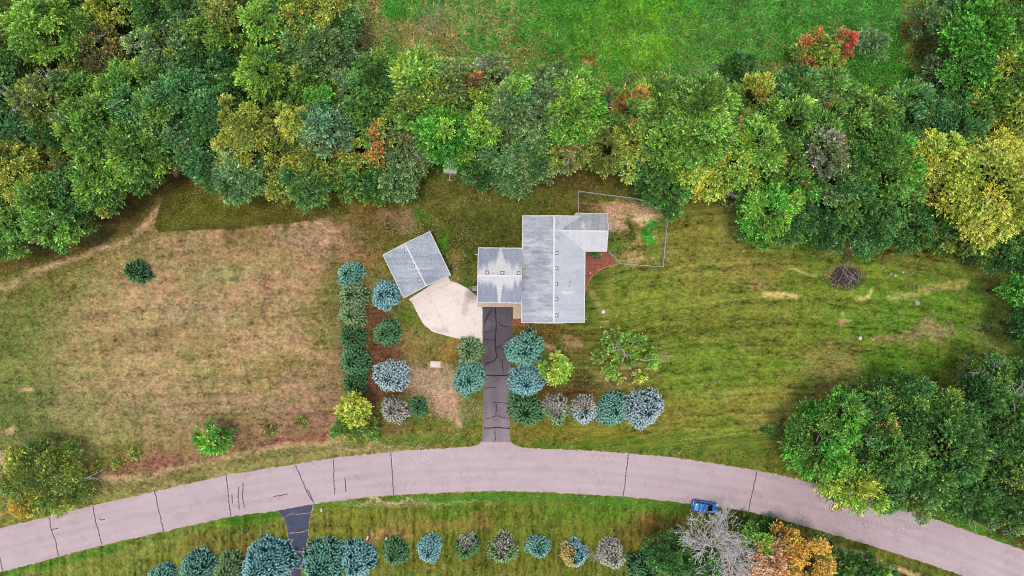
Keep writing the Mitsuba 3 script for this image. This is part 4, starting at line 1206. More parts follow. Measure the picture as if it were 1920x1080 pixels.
TREES = [
    # upper left woods
    (18, 52, 46, 13, [('G', 4), ('OR', 1)], 'green tree tinged orange in the top left corner of the photo', {}),
    (100, 62, 62, 15, [('BG', 4), ('G', 3)], 'large bright green tree near the top left corner', {}),
    (28, 120, 46, 11, [('DG', 3), ('G', 2)], 'dark green tree at the left edge below the orange tinged one', {}),
    (197, 98, 54, 13, [('OB', 6), ('OL', 1)], 'large brown half bare tree in the upper left woods', {'dens': .5, 'dead': 3, 'style': 'fine'}),
    (165, 142, 38, 11, [('OB', 2), ('OL', 4)], 'olive tree joined to the lower side of the large brown one', {'dens': .7, 'style': 'fine'}),
    (150, 12, 44, 12, [('G', 3), ('DG', 2)], 'green tree on the top edge right of the bright green one', {}),
    (213, 10, 42, 13, [('BG', 2), ('YO', 3)], 'yellowish green tree on the top edge above the brown tree', {}),
    (290, 22, 44, 14, [('G', 3), ('DG', 2)], 'mid green tree on the top edge left of the bleached birch', {}),
    (300, 88, 42, 14, [('GG', 4), ('YG', 1)], 'pale green tree with bleached white boughs in the upper left woods', {'dens': .55, 'dead': 9}),
    (362, 66, 38, 14, [('GG', 3), ('G', 2)], 'greyish green tree right of the bleached white boughs', {'dead': 1}),
    (355, 125, 44, 12, [('TG', 4), ('DG', 1)], 'bluish green tree below and right of the bleached boughs', {}),
    (418, 140, 48, 12, [('DG', 3), ('TG', 2)], 'dark bluish green tree in the middle of the left woods', {}),
    (430, 62, 48, 14, [('G', 4), ('BG', 1)], 'bushy green tree below a small olive one near the top edge', {}),
    (420, 25, 32, 14, [('OL', 3), ('OR', 0.5)], 'small olive tree near the top edge, left half of the woods', {}),
    (365, 15, 38, 12, [('G', 2), ('DG', 2)], 'dark green tree on the top edge left of the small olive one', {}),
    (493, 42, 36, 15, [('BG', 5)], 'small vivid light green tree left of the orange one at the top', {}),
    (560, 46, 52, 15, [('OR', 1), ('BG', 3), ('YO', 3)], 'orange and green autumn tree near the top edge of the left woods', {}),
    (616, 12, 34, 14, [('YO', 3), ('OR', 0.5), ('OL', 2)], 'olive orange tree on the top edge at the end of the woods', {}),
    (515, 4, 40, 13, [('TG', 3), ('GG', 2)], 'grey green tree on the top edge beside the orange tree', {}),
    (602, 92, 60, 14, [('TG', 3), ('GG', 3)], 'large grey green tree at the right end of the left woods', {'style': 'shoot'}),
    (650, 45, 30, 12, [('TG', 3), ('G', 1)], 'slim grey green tree on the border of the meadow', {}),
    (500, 140, 46, 14, [('BG', 3), ('G', 3)], 'light green tree below the small vivid green one', {'style': 'shoot'}),
    (545, 170, 50, 12, [('G', 3), ('TG', 2)], 'mid green tree below the light green one, left woods', {}),
    (590, 150, 42, 12, [('G', 2), ('OL', 1)], 'green tree beneath the large grey green one', {'style': 'shoot'}),
    (18, 185, 48, 12, [('TG', 4)], 'bluish green tree at the left edge, upper half', {}),
    (92, 190, 50, 13, [('OL', 3), ('OB', 2), ('GG', 1)], 'dull olive tree with a tuft of white twigs, left woods', {'dens': .75, 'dead': 3}),
    (160, 185, 46, 12, [('G', 4), ('BG', 1)], 'green tree right of the dull olive tree with white twigs', {'style': 'shoot'}),
    (247, 168, 46, 13, [('G', 3), ('BG', 2)], 'light tipped green tree below the large brown one', {'style': 'shoot'}),
    (310, 150, 38, 12, [('G', 2), ('GG', 1)], 'green tree right below the bleached boughs', {}),
    (345, 175, 40, 13, [('TG', 4)], 'small blue green tree over a dark gap in the woods', {}),
    (30, 258, 54, 12, [('TG', 4), ('LT', 1)], 'round blue green tree at the left edge above the yellow ones', {}),
    (108, 235, 44, 11, [('DG', 3), ('G', 1)], 'dark green tree below the dull olive one', {}),
    (187, 240, 56, 13, [('G', 3), ('BG', 2), ('GG', 1)], 'large green tree with pale tips, lower left woods', {'style': 'shoot'}),
    (247, 210, 40, 12, [('TG', 3), ('G', 1)], 'blue green tree left of the fallen pale trunk', {'dead': 1}),
    (305, 205, 40, 12, [('G', 2), ('TG', 2)], 'green tree above the fallen pale trunk', {}),
    (407, 205, 58, 13, [('TG', 4), ('DG', 1)], 'large blue green tree left of the olive yellow group', {}),
    (340, 228, 38, 11, [('TG', 3), ('DG', 1)], 'blue green tree beside the fallen pale trunk', {'dead': 2}),
    (340, 268, 40, 11, [('TG', 2), ('GG', 1)], 'grey green tree above the start of the dirt track', {}),
    (400, 255, 44, 11, [('TG', 3), ('DG', 2)], 'dark blue green tree at the edge of the dirt track', {}),
    (465, 240, 48, 13, [('OL', 3), ('YO', 3)], 'olive yellow tree, upper left one of its group', {'style': 'fine'}),
    (450, 278, 42, 12, [('YO', 4), ('OL', 1), ('OR', 0.25)], 'yellow olive tree, lower left one of its group', {'style': 'fine'}),
    (547, 228, 30, 14, [('YO', 5)], 'small clear yellow crown in the olive group', {'style': 'fine'}),
    (527, 275, 46, 12, [('OL', 4), ('YO', 2)], 'olive green tree in the middle of the yellow group', {'style': 'fine', 'dead': 1}),
    (598, 297, 46, 12, [('OL', 3), ('YO', 3)], 'olive yellow tree at the right of its group', {'style': 'fine'}),
    (130, 278, 48, 11, [('OL', 4), ('OB', 1)], 'olive tree right of the round blue green one, left edge', {'style': 'fine'}),
    (34, 322, 56, 12, [('YO', 4), ('OL', 2)], 'large yellow olive tree at the left edge', {'style': 'fine'}),
    (85, 300, 42, 11, [('YO', 2), ('OL', 3)], 'yellow olive tree right of the larger one at the left edge', {'style': 'fine'}),
    (138, 318, 36, 10, [('OB', 4), ('OL', 1)], 'brownish thin tree with a bare limb, lower left woods', {'dens': .5, 'dead': 2}),
    (268, 285, 54, 12, [('G', 3), ('BG', 2)], 'green tree with a white twig tuft left of the dirt track', {'dead': 2, 'style': 'shoot'}),
    (200, 332, 52, 11, [('BG', 3), ('G', 3)], 'light green tree on the lower rim of the left woods', {'style': 'shoot'}),
    (265, 322, 40, 10, [('G', 3), ('DG', 1)], 'green tree overhanging the dirt track', {}),
    (135, 356, 44, 10, [('TG', 3)], 'bluish green tree on the lower rim of the left woods', {}),
    (392, 308, 48, 11, [('TG', 3), ('DG', 2)], 'blue green tree right of the dirt track', {}),
    (452, 330, 48, 11, [('GG', 3), ('TG', 2)], 'grey green tree on the wood rim above the weeds', {'style': 'shoot'}),
    (527, 340, 40, 11, [('YO', 3), ('OR', 0.5), ('OL', 2)], 'yellow and orange tinged tree on the wood rim above the weeds', {'style': 'fine'}),
    (578, 345, 44, 11, [('TG', 3), ('G', 2)], 'grey green tree on the wood rim right of the yellow tinged one', {}),
    (612, 242, 52, 13, [('LT', 3), ('TG', 2)], 'pale blue green tree right of the olive yellow group', {}),
    (604, 190, 28, 14, [('VG', 3), ('BG', 1)], 'small vivid green crown above the pale blue green tree', {}),
    (640, 330, 42, 10, [('G', 3), ('DG', 1), ('OL', 1)], 'green tree at the corner where woods meet the north yard', {}),
    (34, 395, 54, 11, [('G', 3), ('BG', 2)], 'green tree at the left edge below the yellow olive ones', {'style': 'shoot'}),
    (85, 372, 42, 11, [('G', 3), ('BG', 1)], 'green tree second from the left edge on the rim', {'style': 'shoot'}),
    (108, 424, 42, 10, [('BG', 3), ('G', 2)], 'light green tree reaching farthest into the dark strip', {'style': 'shoot', 'dead': 1}),
    (150, 392, 38, 9, [('G', 2), ('DG', 2)], 'green tree with pale dead boughs near the dark strip', {'dead': 3}),
    (197, 378, 28, 8, [('DG', 3), ('YO', .6)], 'small dark green tree beside the dirt track', {}),
    (22, 456, 34, 9, [('G', 3), ('VG', 1)], 'small green tree at the left edge, lowest of the woods', {}),
    # middle belt
    (707, 158, 48, 12, [('DG', 3), ('G', 3)], 'dark green tree left end of the belt behind the house', {}),
    (662, 170, 36, 12, [('GG', 3), ('G', 1)], 'grey green tree between woods and meadow', {'dead': 1}),
    (782, 150, 48, 13, [('YG', 2), ('BG', 4), ('OL', 1)], 'bright yellow green tree on the meadow side of the belt', {'style': 'shoot'}),
    (842, 158, 42, 11, [('OL', 2), ('GG', 3)], 'greyish olive tree right of the bright yellow green one', {'dead': 1}),
    (787, 204, 48, 12, [('G', 3), ('OL', 2)], 'olive green tree in the belt below the yellow green one', {}),
    (847, 200, 42, 12, [('G', 3), ('OL', 1)], 'mid green tree in the middle of the belt', {}),
    (893, 160, 22, 11, [('OB', 1), ('RO', 2)], 'small rusty brown tree on the meadow side', {}),
    (924, 148, 38, 10, [('GG', 3), ('GR', 2)], 'thin greyish tree at the meadow edge', {'dens': .5, 'dead': 3}),
    (920, 198, 34, 12, [('YO', 2), ('G', 2), ('BG', 1)], 'yellow speckled green tree in the belt', {}),
    (967, 170, 26, 12, [('BG', 3)], 'small bright green crown at the meadow edge', {}),
    (957, 208, 44, 13, [('GG', 3), ('TG', 2)], 'grey green tree left of a larger one like it', {}),
    (1007, 213, 54, 14, [('GG', 4), ('TG', 1)], 'large rounded grey green tree in the belt', {}),
    (1032, 158, 38, 9, [('GG', 3), ('DK', 2)], 'dull grey shrubby tree with white stems at the meadow edge', {'dens': .6, 'dead': 3}),
    (1075, 218, 52, 13, [('VG', 3), ('BG', 3)], 'large bright green tree right of the grey green ones', {}),
    (1075, 178, 38, 11, [('BG', 3), ('G', 2)], 'bright green tree at the meadow edge above a larger one', {'style': 'shoot'}),
    (838, 255, 53, 13, [('VG', 5), ('BG', 1)], 'vivid green tree overhanging the white trailer', {}),
    (905, 243, 40, 13, [('BG', 4), ('YG', 1)], 'light green tree right of the vivid green one', {}),
    (677, 232, 40, 11, [('G', 3), ('DG', 2)], 'green tree left of the pinkish bare shrub', {}),
    (756, 220, 36, 11, [('G', 3), ('BG', 1)], 'green tree right of the pinkish bare shrub', {}),
    (673, 280, 42, 10, [('G', 3), ('OR', 0.5), ('YO', 1)], 'green tree speckled with orange at the yard corner', {}),
    (704, 256, 28, 11, [('OL', 2), ('RO', 0.5), ('YO', 1)], 'olive orange tree beside the speckled one', {}),
    (703, 296, 20, 9, [('OR', 3), ('G', 1)], 'small orange tree at the yard corner', {}),
    (762, 290, 50, 10, [('GG', 4), ('OB', 1)], 'grey olive tree left of the vivid green one', {'dens': .8, 'dead': 2, 'style': 'fine'}),
    (748, 332, 44, 8, [('GG', 3), ('TG', 2)], 'grey green shrubby tree at the yard edge left of the trailer', {}),
    (798, 280, 28, 10, [('LT', 3)], 'small pale green tree touching the vivid green one', {}),
    (700, 340, 40, 8, [('DG', 3), ('G', 2)], 'dark green shrubby tree at the north yard corner', {}),
    (952, 297, 58, 12, [('TG', 2), ('GG', 4)], 'blue grey willow behind the house roof', {'style': 'fine'}),
    (962, 335, 38, 8, [('GG', 2), ('TG', 3)], 'low blue grey tree in front of the willow', {'style': 'fine'}),
    (897, 318, 32, 8, [('DG', 3), ('TG', 1)], 'dark green shrubby tree right of the trailer', {}),
    (1010, 310, 36, 9, [('GG', 3), ('DG', 1)], 'grey green tree right of the willow', {}),
    (1000, 265, 40, 11, [('G', 3), ('GG', 2)], 'dull green tree above the willow', {}),
    (1062, 297, 32, 10, [('OL', 3), ('TN', 1)], 'olive tan tree with a grey dead top behind the house', {'dead': 4, 'dens': .8}),
    (1052, 262, 36, 10, [('G', 3), ('DG', 1)], 'green tree above the olive tan one', {}),
    (1132, 275, 46, 10, [('OL', 3), ('OB', 1), ('G', 1)], 'olive brown feathery tree north of the house wing', {'style': 'shoot'}),
    (1142, 212, 44, 11, [('OL', 2), ('G', 2), ('GR', 1)], 'olive tree with grey bare twigs on the meadow side', {'style': 'shoot', 'dead': 2}),
    (1188, 262, 38, 12, [('YG', 3), ('YO', 2), ('OR', 0.5)], 'yellow green tree with orange tips north of the fence', {}),
    (1182, 212, 40, 12, [('G', 2), ('OR', 0.5), ('OL', 1)], 'green tree tipped with orange on the meadow side', {'style': 'shoot'}),
    (1240, 205, 54, 13, [('G', 4), ('OR', 0.3), ('BG', 1)], 'large green tree with few orange tips on the meadow side', {'style': 'shoot'}),
    (1178, 318, 26, 9, [('YG', 2), ('LT', 2)], 'small pale green tree with dead boughs above the fence', {'dead': 5, 'dens': .7}),
    (1240, 340, 56, 11, [('DG', 3), ('G', 3)], 'dark green tree overhanging the fence corner', {}),
    (1248, 270, 48, 13, [('BG', 3), ('G', 3)], 'bright green tree above the fence corner', {}),
    # right belt
    (1313, 202, 56, 14, [('G', 4), ('BG', 1)], 'large green tree at the meadow edge, right belt', {'style': 'shoot'}),
    (1313, 262, 56, 14, [('BG', 3), ('G', 3)], 'large bright green tree in the right belt', {'style': 'shoot'}),
    (1408, 187, 42, 11, [('YO', 2), ('OR', 0.4), ('G', 3)], 'orange olive tree with streaming tips, right belt', {'style': 'shoot'}),
    (1370, 243, 38, 12, [('G', 3), ('RO', 1)], 'green tree with red orange tips, right belt', {'style': 'shoot'}),
    (1487, 178, 46, 12, [('TG', 3), ('G', 3)], 'large cool green tree nearest the red maple', {'style': 'shoot'}),
    (1556, 170, 36, 11, [('G', 3), ('LT', 1)], 'green tree right of the large cool green one', {'style': 'shoot'}),
    (1475, 220, 48, 13, [('G', 4), ('BG', 1)], 'green tree below the large cool green one', {'style': 'shoot'}),
    (1603, 198, 34, 10, [('BG', 2), ('G', 3)], 'green tree at the meadow corner, right belt', {}),
    (1557, 215, 38, 12, [('G', 3), ('YO', 1.5), ('OR', 0.25)], 'orange tinged tree in the middle of the right belt', {'style': 'shoot'}),
    (1545, 252, 42, 12, [('G', 3), ('VG', 1)], 'mid green tree below the orange tinged one', {}),
    (1420, 275, 42, 12, [('BG', 4), ('G', 1)], 'bright green tree left of a grey brown thin tree', {'style': 'shoot'}),
    (1383, 308, 44, 11, [('YG', 3), ('BG', 2)], 'yellow green tree at the lawn side, right belt', {}),
    (1330, 340, 40, 10, [('YL', 2), ('YG', 3), ('RO', 0.2)], 'lemon yellow tree above the fence corner lawn', {}),
    (1290, 310, 40, 11, [('YG', 2), ('BG', 3)], 'light green tree left of the lemon yellow one', {}),
    (1590, 235, 42, 12, [('DG', 2), ('G', 3)], 'dark green tree in the right belt left of the cool green one', {'style': 'shoot'}),
    (1687, 222, 52, 12, [('TG', 4), ('G', 2)], 'cool green tree with rounded top below the meadow corner', {'style': 'shoot'}),
    (1640, 225, 38, 11, [('G', 2), ('OL', 1)], 'green tree left of the rounded cool green one', {}),
    (1647, 278, 52, 13, [('VG', 3), ('G', 3)], 'fresh green tree left of the big yellow tree', {'style': 'shoot'}),
    (1662, 328, 54, 12, [('VG', 3), ('G', 3)], 'fresh green tree lower left of the big yellow tree', {'style': 'shoot'}),
    (1542, 290, 44, 12, [('OB', 2), ('GG', 2), ('GR', 1)], 'grey brown thin tree in the middle of the right belt', {'dens': .6, 'dead': 3}),
    (1480, 340, 52, 11, [('VG', 3), ('G', 2), ('RO', 0.5)], 'green tree with salmon red tips on the lawn side', {'style': 'shoot'}),
    (1470, 290, 40, 11, [('G', 3), ('DG', 1)], 'green tree above the salmon tipped one', {}),
    (1565, 342, 44, 11, [('GG', 2), ('DG', 3)], 'grey green tree right of the salmon tipped one', {}),
    (1605, 300, 40, 12, [('G', 3), ('DG', 2)], 'dark green tree right of the grey brown thin one', {}),
    (1785, 245, 50, 12, [('TG', 3), ('DG', 2)], 'cool dark green tree above the big yellow tree', {'style': 'shoot'}),
    (1735, 215, 42, 10, [('TG', 3), ('GG', 1)], 'grey green tree at the dark gap right of the meadow corner', {}),
    (1748, 300, 54, 13, [('YL', 4), ('YG', 2)], 'clear yellow tree left of the largest yellow one', {'dead': 1}),
    (1845, 355, 92, 15, [('YL', 5), ('YO', 1), ('YG', 3)], 'largest yellow tree at the right edge', {'dead': 1}),
    (1440, 395, 52, 11, [('VG', 3), ('BG', 3)], 'bright green tree standing out into the east lawn', {'style': 'shoot'}),
    (1420, 428, 36, 8, [('VG', 3), ('G', 2)], 'low green tree at the tip of the right belt', {}),
    (1482, 410, 44, 9, [('DG', 4), ('G', 1)], 'dark green tree right of the bright one on the lawn', {}),
    (1540, 420, 46, 9, [('DG', 4), ('DD', 2)], 'very dark green tree left of the tan grass', {}),
    (1597, 380, 46, 10, [('DG', 3), ('G', 2)], 'dark green tree above the tan grass', {}),
    (1625, 425, 50, 9, [('DG', 4), ('TG', 1)], 'very dark green tree right of the tan grass', {}),
    (1705, 425, 50, 9, [('DG', 4), ('G', 1)], 'dark green tree below the clear yellow one', {'dead': 1}),
    (1685, 375, 44, 10, [('G', 3), ('DG', 2)], 'green tree tucked under the clear yellow one', {}),
    (1768, 428, 44, 8, [('OL', 2), ('DG', 2)], 'olive shrubby tree with a dead bough on the lawn edge', {'dead': 3}),
    (1815, 440, 40, 8, [('OL', 3), ('G', 1)], 'olive tree at the foot of the largest yellow one', {}),
    (1868, 468, 38, 8, [('G', 2), ('DG', 3)], 'dark green tree at the corner of the east lawn', {}),
    # right edge
    (1830, 78, 62, 14, [('VG', 4), ('BG', 1)], 'large fresh green tree at the upper right', {}),
    (1893, 48, 54, 14, [('G', 3), ('VG', 2)], 'green tree at the right edge near the top corner', {}),
    (1815, 142, 48, 12, [('G', 3), ('VG', 2)], 'green tree below the large fresh green one', {}),
    (1882, 135, 58, 13, [('BG', 2), ('G', 3), ('YO', 1)], 'yellow flecked green tree at the right edge', {}),
    (1907, 212, 54, 13, [('YG', 4), ('YO', 1)], 'yellow green tree at the right edge above the yellow ones', {}),
    (1840, 200, 44, 12, [('G', 3), ('YG', 1), ('RO', 0.1)], 'green tree left of the yellow green one, right edge', {}),
    (1785, 195, 38, 10, [('DG', 3), ('TG', 1)], 'dark green tree beside the dark gap, right side', {}),
    (1747, 40, 40, 8, [('GG', 3), ('TG', 2)], 'grey green shrubby tree at the top right of the meadow', {'style': 'fine'}),
    (1825, 8, 44, 10, [('DG', 2), ('DD', 3)], 'very dark tree on the top edge near the right corner', {}),
    (1904, 545, 32, 9, [('VG', 3), ('BG', 1)], 'bright green tree poking out at the right edge of the lawn', {}),
    (1935, 480, 44, 10, [('DG', 3), ('DD', 2)], 'dark green tree on the right edge above the bright poking one', {}),
    (1940, 610, 46, 10, [('DG', 3), ('DD', 2)], 'dark green tree on the right edge below the bright poking one', {}),
    (1752, 155, 34, 8, [('DK', 3), ('GG', 1)], 'dull grey green shrubby tree in the gap right of the meadow', {'dead': 2}),
    # lower right grove
    (1527, 832, 62, 12, [('VG', 4), ('G', 2)], 'fresh green tree at the left end of the lower right grove', {'style': 'shoot'}),
    (1575, 775, 48, 12, [('VG', 2), ('G', 3)], 'green tree at the top left of the lower right grove', {'dead': 2}),
    (1625, 762, 44, 12, [('G', 3), ('DG', 2), ('OR', 0.2)], 'green tree beside the orange flecked one in the grove', {}),
    (1657, 848, 54, 13, [('DG', 3), ('G', 3)], 'rounded dark green tree in the middle of the grove', {}),
    (1600, 800, 46, 12, [('G', 3), ('DG', 2)], 'green tree with a pale twig tuft in the grove', {'dead': 3}),
    (1655, 800, 26, 13, [('OR', 2), ('G', 2), ('YO', 1)], 'small orange flecked crown in the grove', {}),
    (1745, 825, 90, 14, [('DG', 4), ('G', 3)], 'broadest dark green tree of the lower right grove', {'dead': 2}),
    (1697, 752, 48, 12, [('DG', 3), ('G', 2)], 'dark green tree at the top of the grove', {}),
    (1593, 903, 50, 10, [('BG', 3), ('YG', 3), ('YL', .5)], 'bright yellow green tree overhanging the road', {'style': 'shoot'}),
    (1656, 924, 34, 9, [('TG', 3), ('G', 1)], 'bluish green tree overhanging the road', {}),
    (1568, 938, 18, 7, [('OL', 3), ('TN', 1)], 'small olive tan bough tree over the road edge', {'dens': .7}),
    (1722, 928, 40, 9, [('TG', 2), ('GG', 2), ('OL', 1)], 'grey green tree at the road edge with olive underside', {'dead': 1}),
    (1805, 918, 58, 11, [('DG', 3), ('G', 2)], 'dark green tree above the grass bank, lower right', {'dead': 1}),
    (1885, 915, 54, 11, [('DG', 3), ('OL', 1)], 'dark olive green tree at the right edge, lower right', {}),
    (1828, 748, 44, 11, [('DG', 3), ('DD', 2)], 'dark tree between the grove and the whitened one', {}),
    (1882, 790, 62, 12, [('DG', 3), ('G', 2)], 'green tree hung with grey dead twigs at the right edge', {'dead': 6, 'dens': .85}),
    (1850, 712, 46, 9, [('G', 3), ('TG', 1)], 'green tree with bleached limbs at the lawn corner, right side', {'dead': 5}),
    (1905, 705, 32, 9, [('G', 2), ('DG', 2)], 'green tree at the right edge beside the bleached limbs', {'dead': 1}),
    (1900, 968, 34, 9, [('GG', 3), ('DG', 1)], 'grey green tree at the right edge above the bank', {}),
    (1782, 746, 18, 9, [('YL', 3), ('YO', 1)], 'small yellow tree at the top of the grove', {}),
    (1845, 850, 48, 11, [('DG', 3), ('G', 1)], 'dark green tree right of the broadest one', {'dead': 2}),
    # bottom right
    (1302, 1060, 44, 8, [('DG', 3), ('VG', 1)], 'green tree below the bare grey one at the bottom edge', {}),
    (1255, 1035, 40, 8, [('DG', 3), ('DD', 1)], 'dark green tree left of the bare grey one', {}),
    (1448, 1058, 48, 9, [('PK', 3), ('OR', 3)], 'salmon orange tree at the bottom edge', {}),
    (1516, 1046, 44, 9, [('AM', 4), ('YO', 1)], 'amber yellow tree at the bottom edge right of the salmon one', {'style': 'fine'}),
    (1466, 1012, 28, 7, [('AM', 2), ('OL', 2)], 'small olive amber tree above the salmon one', {}),
    (1578, 1058, 32, 7, [('DG', 3), ('G', 2)], 'dark green tree right of the amber one at the bottom edge', {'dead': 1}),
    (1625, 1062, 26, 6, [('DG', 3), ('G', 1)], 'small dark green tree near the tan strip at the bottom', {}),
    (1428, 1020, 24, 7, [('VG', 2), ('BG', 2), ('OR', 1)], 'small bright green tree right of the bare grey one', {}),
    (1405, 1000, 24, 6, [('G', 2), ('BG', 2)], 'low green tree at the right shoulder of the bare grey one', {}),
    # yard trees
    (668, 768, 31, 6, [('YG', 4), ('YO', 1)], 'yellow green round tree at the lower end of the spruce row', {'group': None}),
    (652, 800, 26, 4, [('G', 2), ('OL', 2)], 'dull green low tree under the yellow green one', {'group': None}),
    (693, 803, 20, 3.5, [('G', 2), ('OL', 2)], 'low olive green bush tree right below the yellow green one', {'group': None}),
    (1040, 690, 29, 5, [('YG', 3), ('BG', 3)], 'round yellow green tree right of the teal spruces', {'group': None}),
    (1168, 668, 58, 6.5, [('BG', 2), ('YG', 1), ('G', 2), ('OL', 1.5), ('OR', .2)], 'open crowned yellow green tree on a mulch patch in the front yard', {'group': None, 'dead': 3, 'lobes': [(1147, 641, 19), (1150, 628, 10), (1200, 641, 13), (1217, 652, 9), (1124, 668, 13), (1160, 667, 10), (1171, 656, 8), (1184, 664, 10), (1219, 677, 13), (1144, 696, 14), (1162, 709, 8), (1198, 706, 10), (1178, 677, 8), (1176, 634, 8)]}),
    (400, 820, 29, 4.5, [('VG', 5), ('BG', 1)], 'vivid green young tree beside the mulch strip', {'group': None, 'style': 'shoot'}),
    (86, 895, 75, 6, [('OL', 6), ('G', 2), ('YO', 2), ('DG', 1), ('AM', .15)], 'spreading olive tree with yellow fringe beside the road, lower left', {'group': None, 'dead': 3, 'style': 'fine'}),
]
for i, (x, y, r_, h, mx, lab, ex) in enumerate(TREES):
    broad_tree(x, y, r_, h, mx, lab, i, **ex)

# trees just outside the frame, so that the woods go on
side_n = {}
for i, (x, y, r_, h, mx) in enumerate([(-40, 60, 55, 13, [('G', 1)]), (-45, 170, 55, 13, [('DG', 1)]), (-40, 280, 55, 12, [('G', 1), ('OL', 1)]), (-35, 390, 50, 11, [('G', 1)]), (60, -45, 55, 14, [('G', 1)]), (170, -50, 55, 13, [('DG', 1)]), (280, -50, 55, 14, [('G', 1)]),
                                       (390, -45, 55, 13, [('TG', 1)]), (500, -50, 55, 13, [('G', 1), ('OR', 1)]), (600, -45, 45, 13, [('OL', 1)]), (1960, 90, 55, 13, [('G', 1)]), (1965, 210, 55, 13, [('YG', 1)]), (1980, 340, 60, 13, [('YO', 1)]), (1970, 760, 60, 12, [('DG', 1)]),
                                       (1965, 880, 55, 11, [('DG', 1)]), (1890, -40, 55, 13, [('DG', 1)]), (1450, 1120, 50, 9, [('OR', 1)]), (1540, 1125, 50, 9, [('YO', 1)]), (1620, 1120, 40, 8, [('DG', 1)])]):
    side = 'left of' if x < 0 else 'above' if y < 0 else 'right of' if x > 1920 else 'below'
    side_n[side] = side_n.get(side, 0) + 1
    broad_tree(x, y, r_, h, mx, f"{'first second third fourth fifth sixth seventh'.split()[side_n[side] - 1]} tree of the woods just {side} the photo", 700 + i, group=f'trees just {side} the photo', dens=.5)

# bare trees and shrubs
bare_tree(1340, 1030, 76, 8.5, 'large bare silver grey tree at the bottom edge near the car', 1, depth=4, limbs=24, bark='white_bark', thick=.2, nch=2, spread=.40, shrink=(.6, .9), rmin=.03)
bare_tree(720, 223, 22, 9, 'pinkish grey bare shrub in the belt behind the north yard', 2, name='bare_shrub', depth=3, nch=2, limbs=9, bark='pale_bark', thick=.08, category='shrub')
bare_tree(1327, 146, 34, 5, 'grey bare shrub at the lower edge of the meadow', 3, name='bare_shrub', depth=3, nch=2, limbs=12, thick=.07, category='shrub')
bare_tree(1720, 190, 26, 5, 'grey bare shrub at the dark corner of the meadow', 4, name='bare_shrub', depth=3, nch=2, limbs=10, thick=.07, category='shrub')
bare_tree(1393, 372, 30, 7, 'pale bare shrub on the lawn side of the right belt', 5, name='bare_shrub', depth=3, nch=2, limbs=12, bark='pale_bark', thick=.08, category='shrub')
bare_tree(812, 40, 44, 5, 'thin grey leafless sapling in the reeds at the top', 6, name='bare_sapling', depth=3, nch=2, limbs=9, thick=.05, category='sapling')
bare_tree(1810, 700, 22, 4, 'pinkish bare twigs at the corner of the east lawn', 7, name='bare_shrub', depth=3, nch=2, limbs=8, thick=.06, category='shrub')
bare_tree(1123, 480, 12, 1.6, 'small leafless bush on the mulch bed by the house wing', 8, name='bare_shrub', depth=2, limbs=8, thick=.03, category='shrub')
bare_tree(1108, 1040, 18, 3, 'bare twiggy limb left of the dying pale spruce', 9, name='bare_shrub', depth=2, limbs=6, thick=.05, bark='pale_bark', category='shrub')

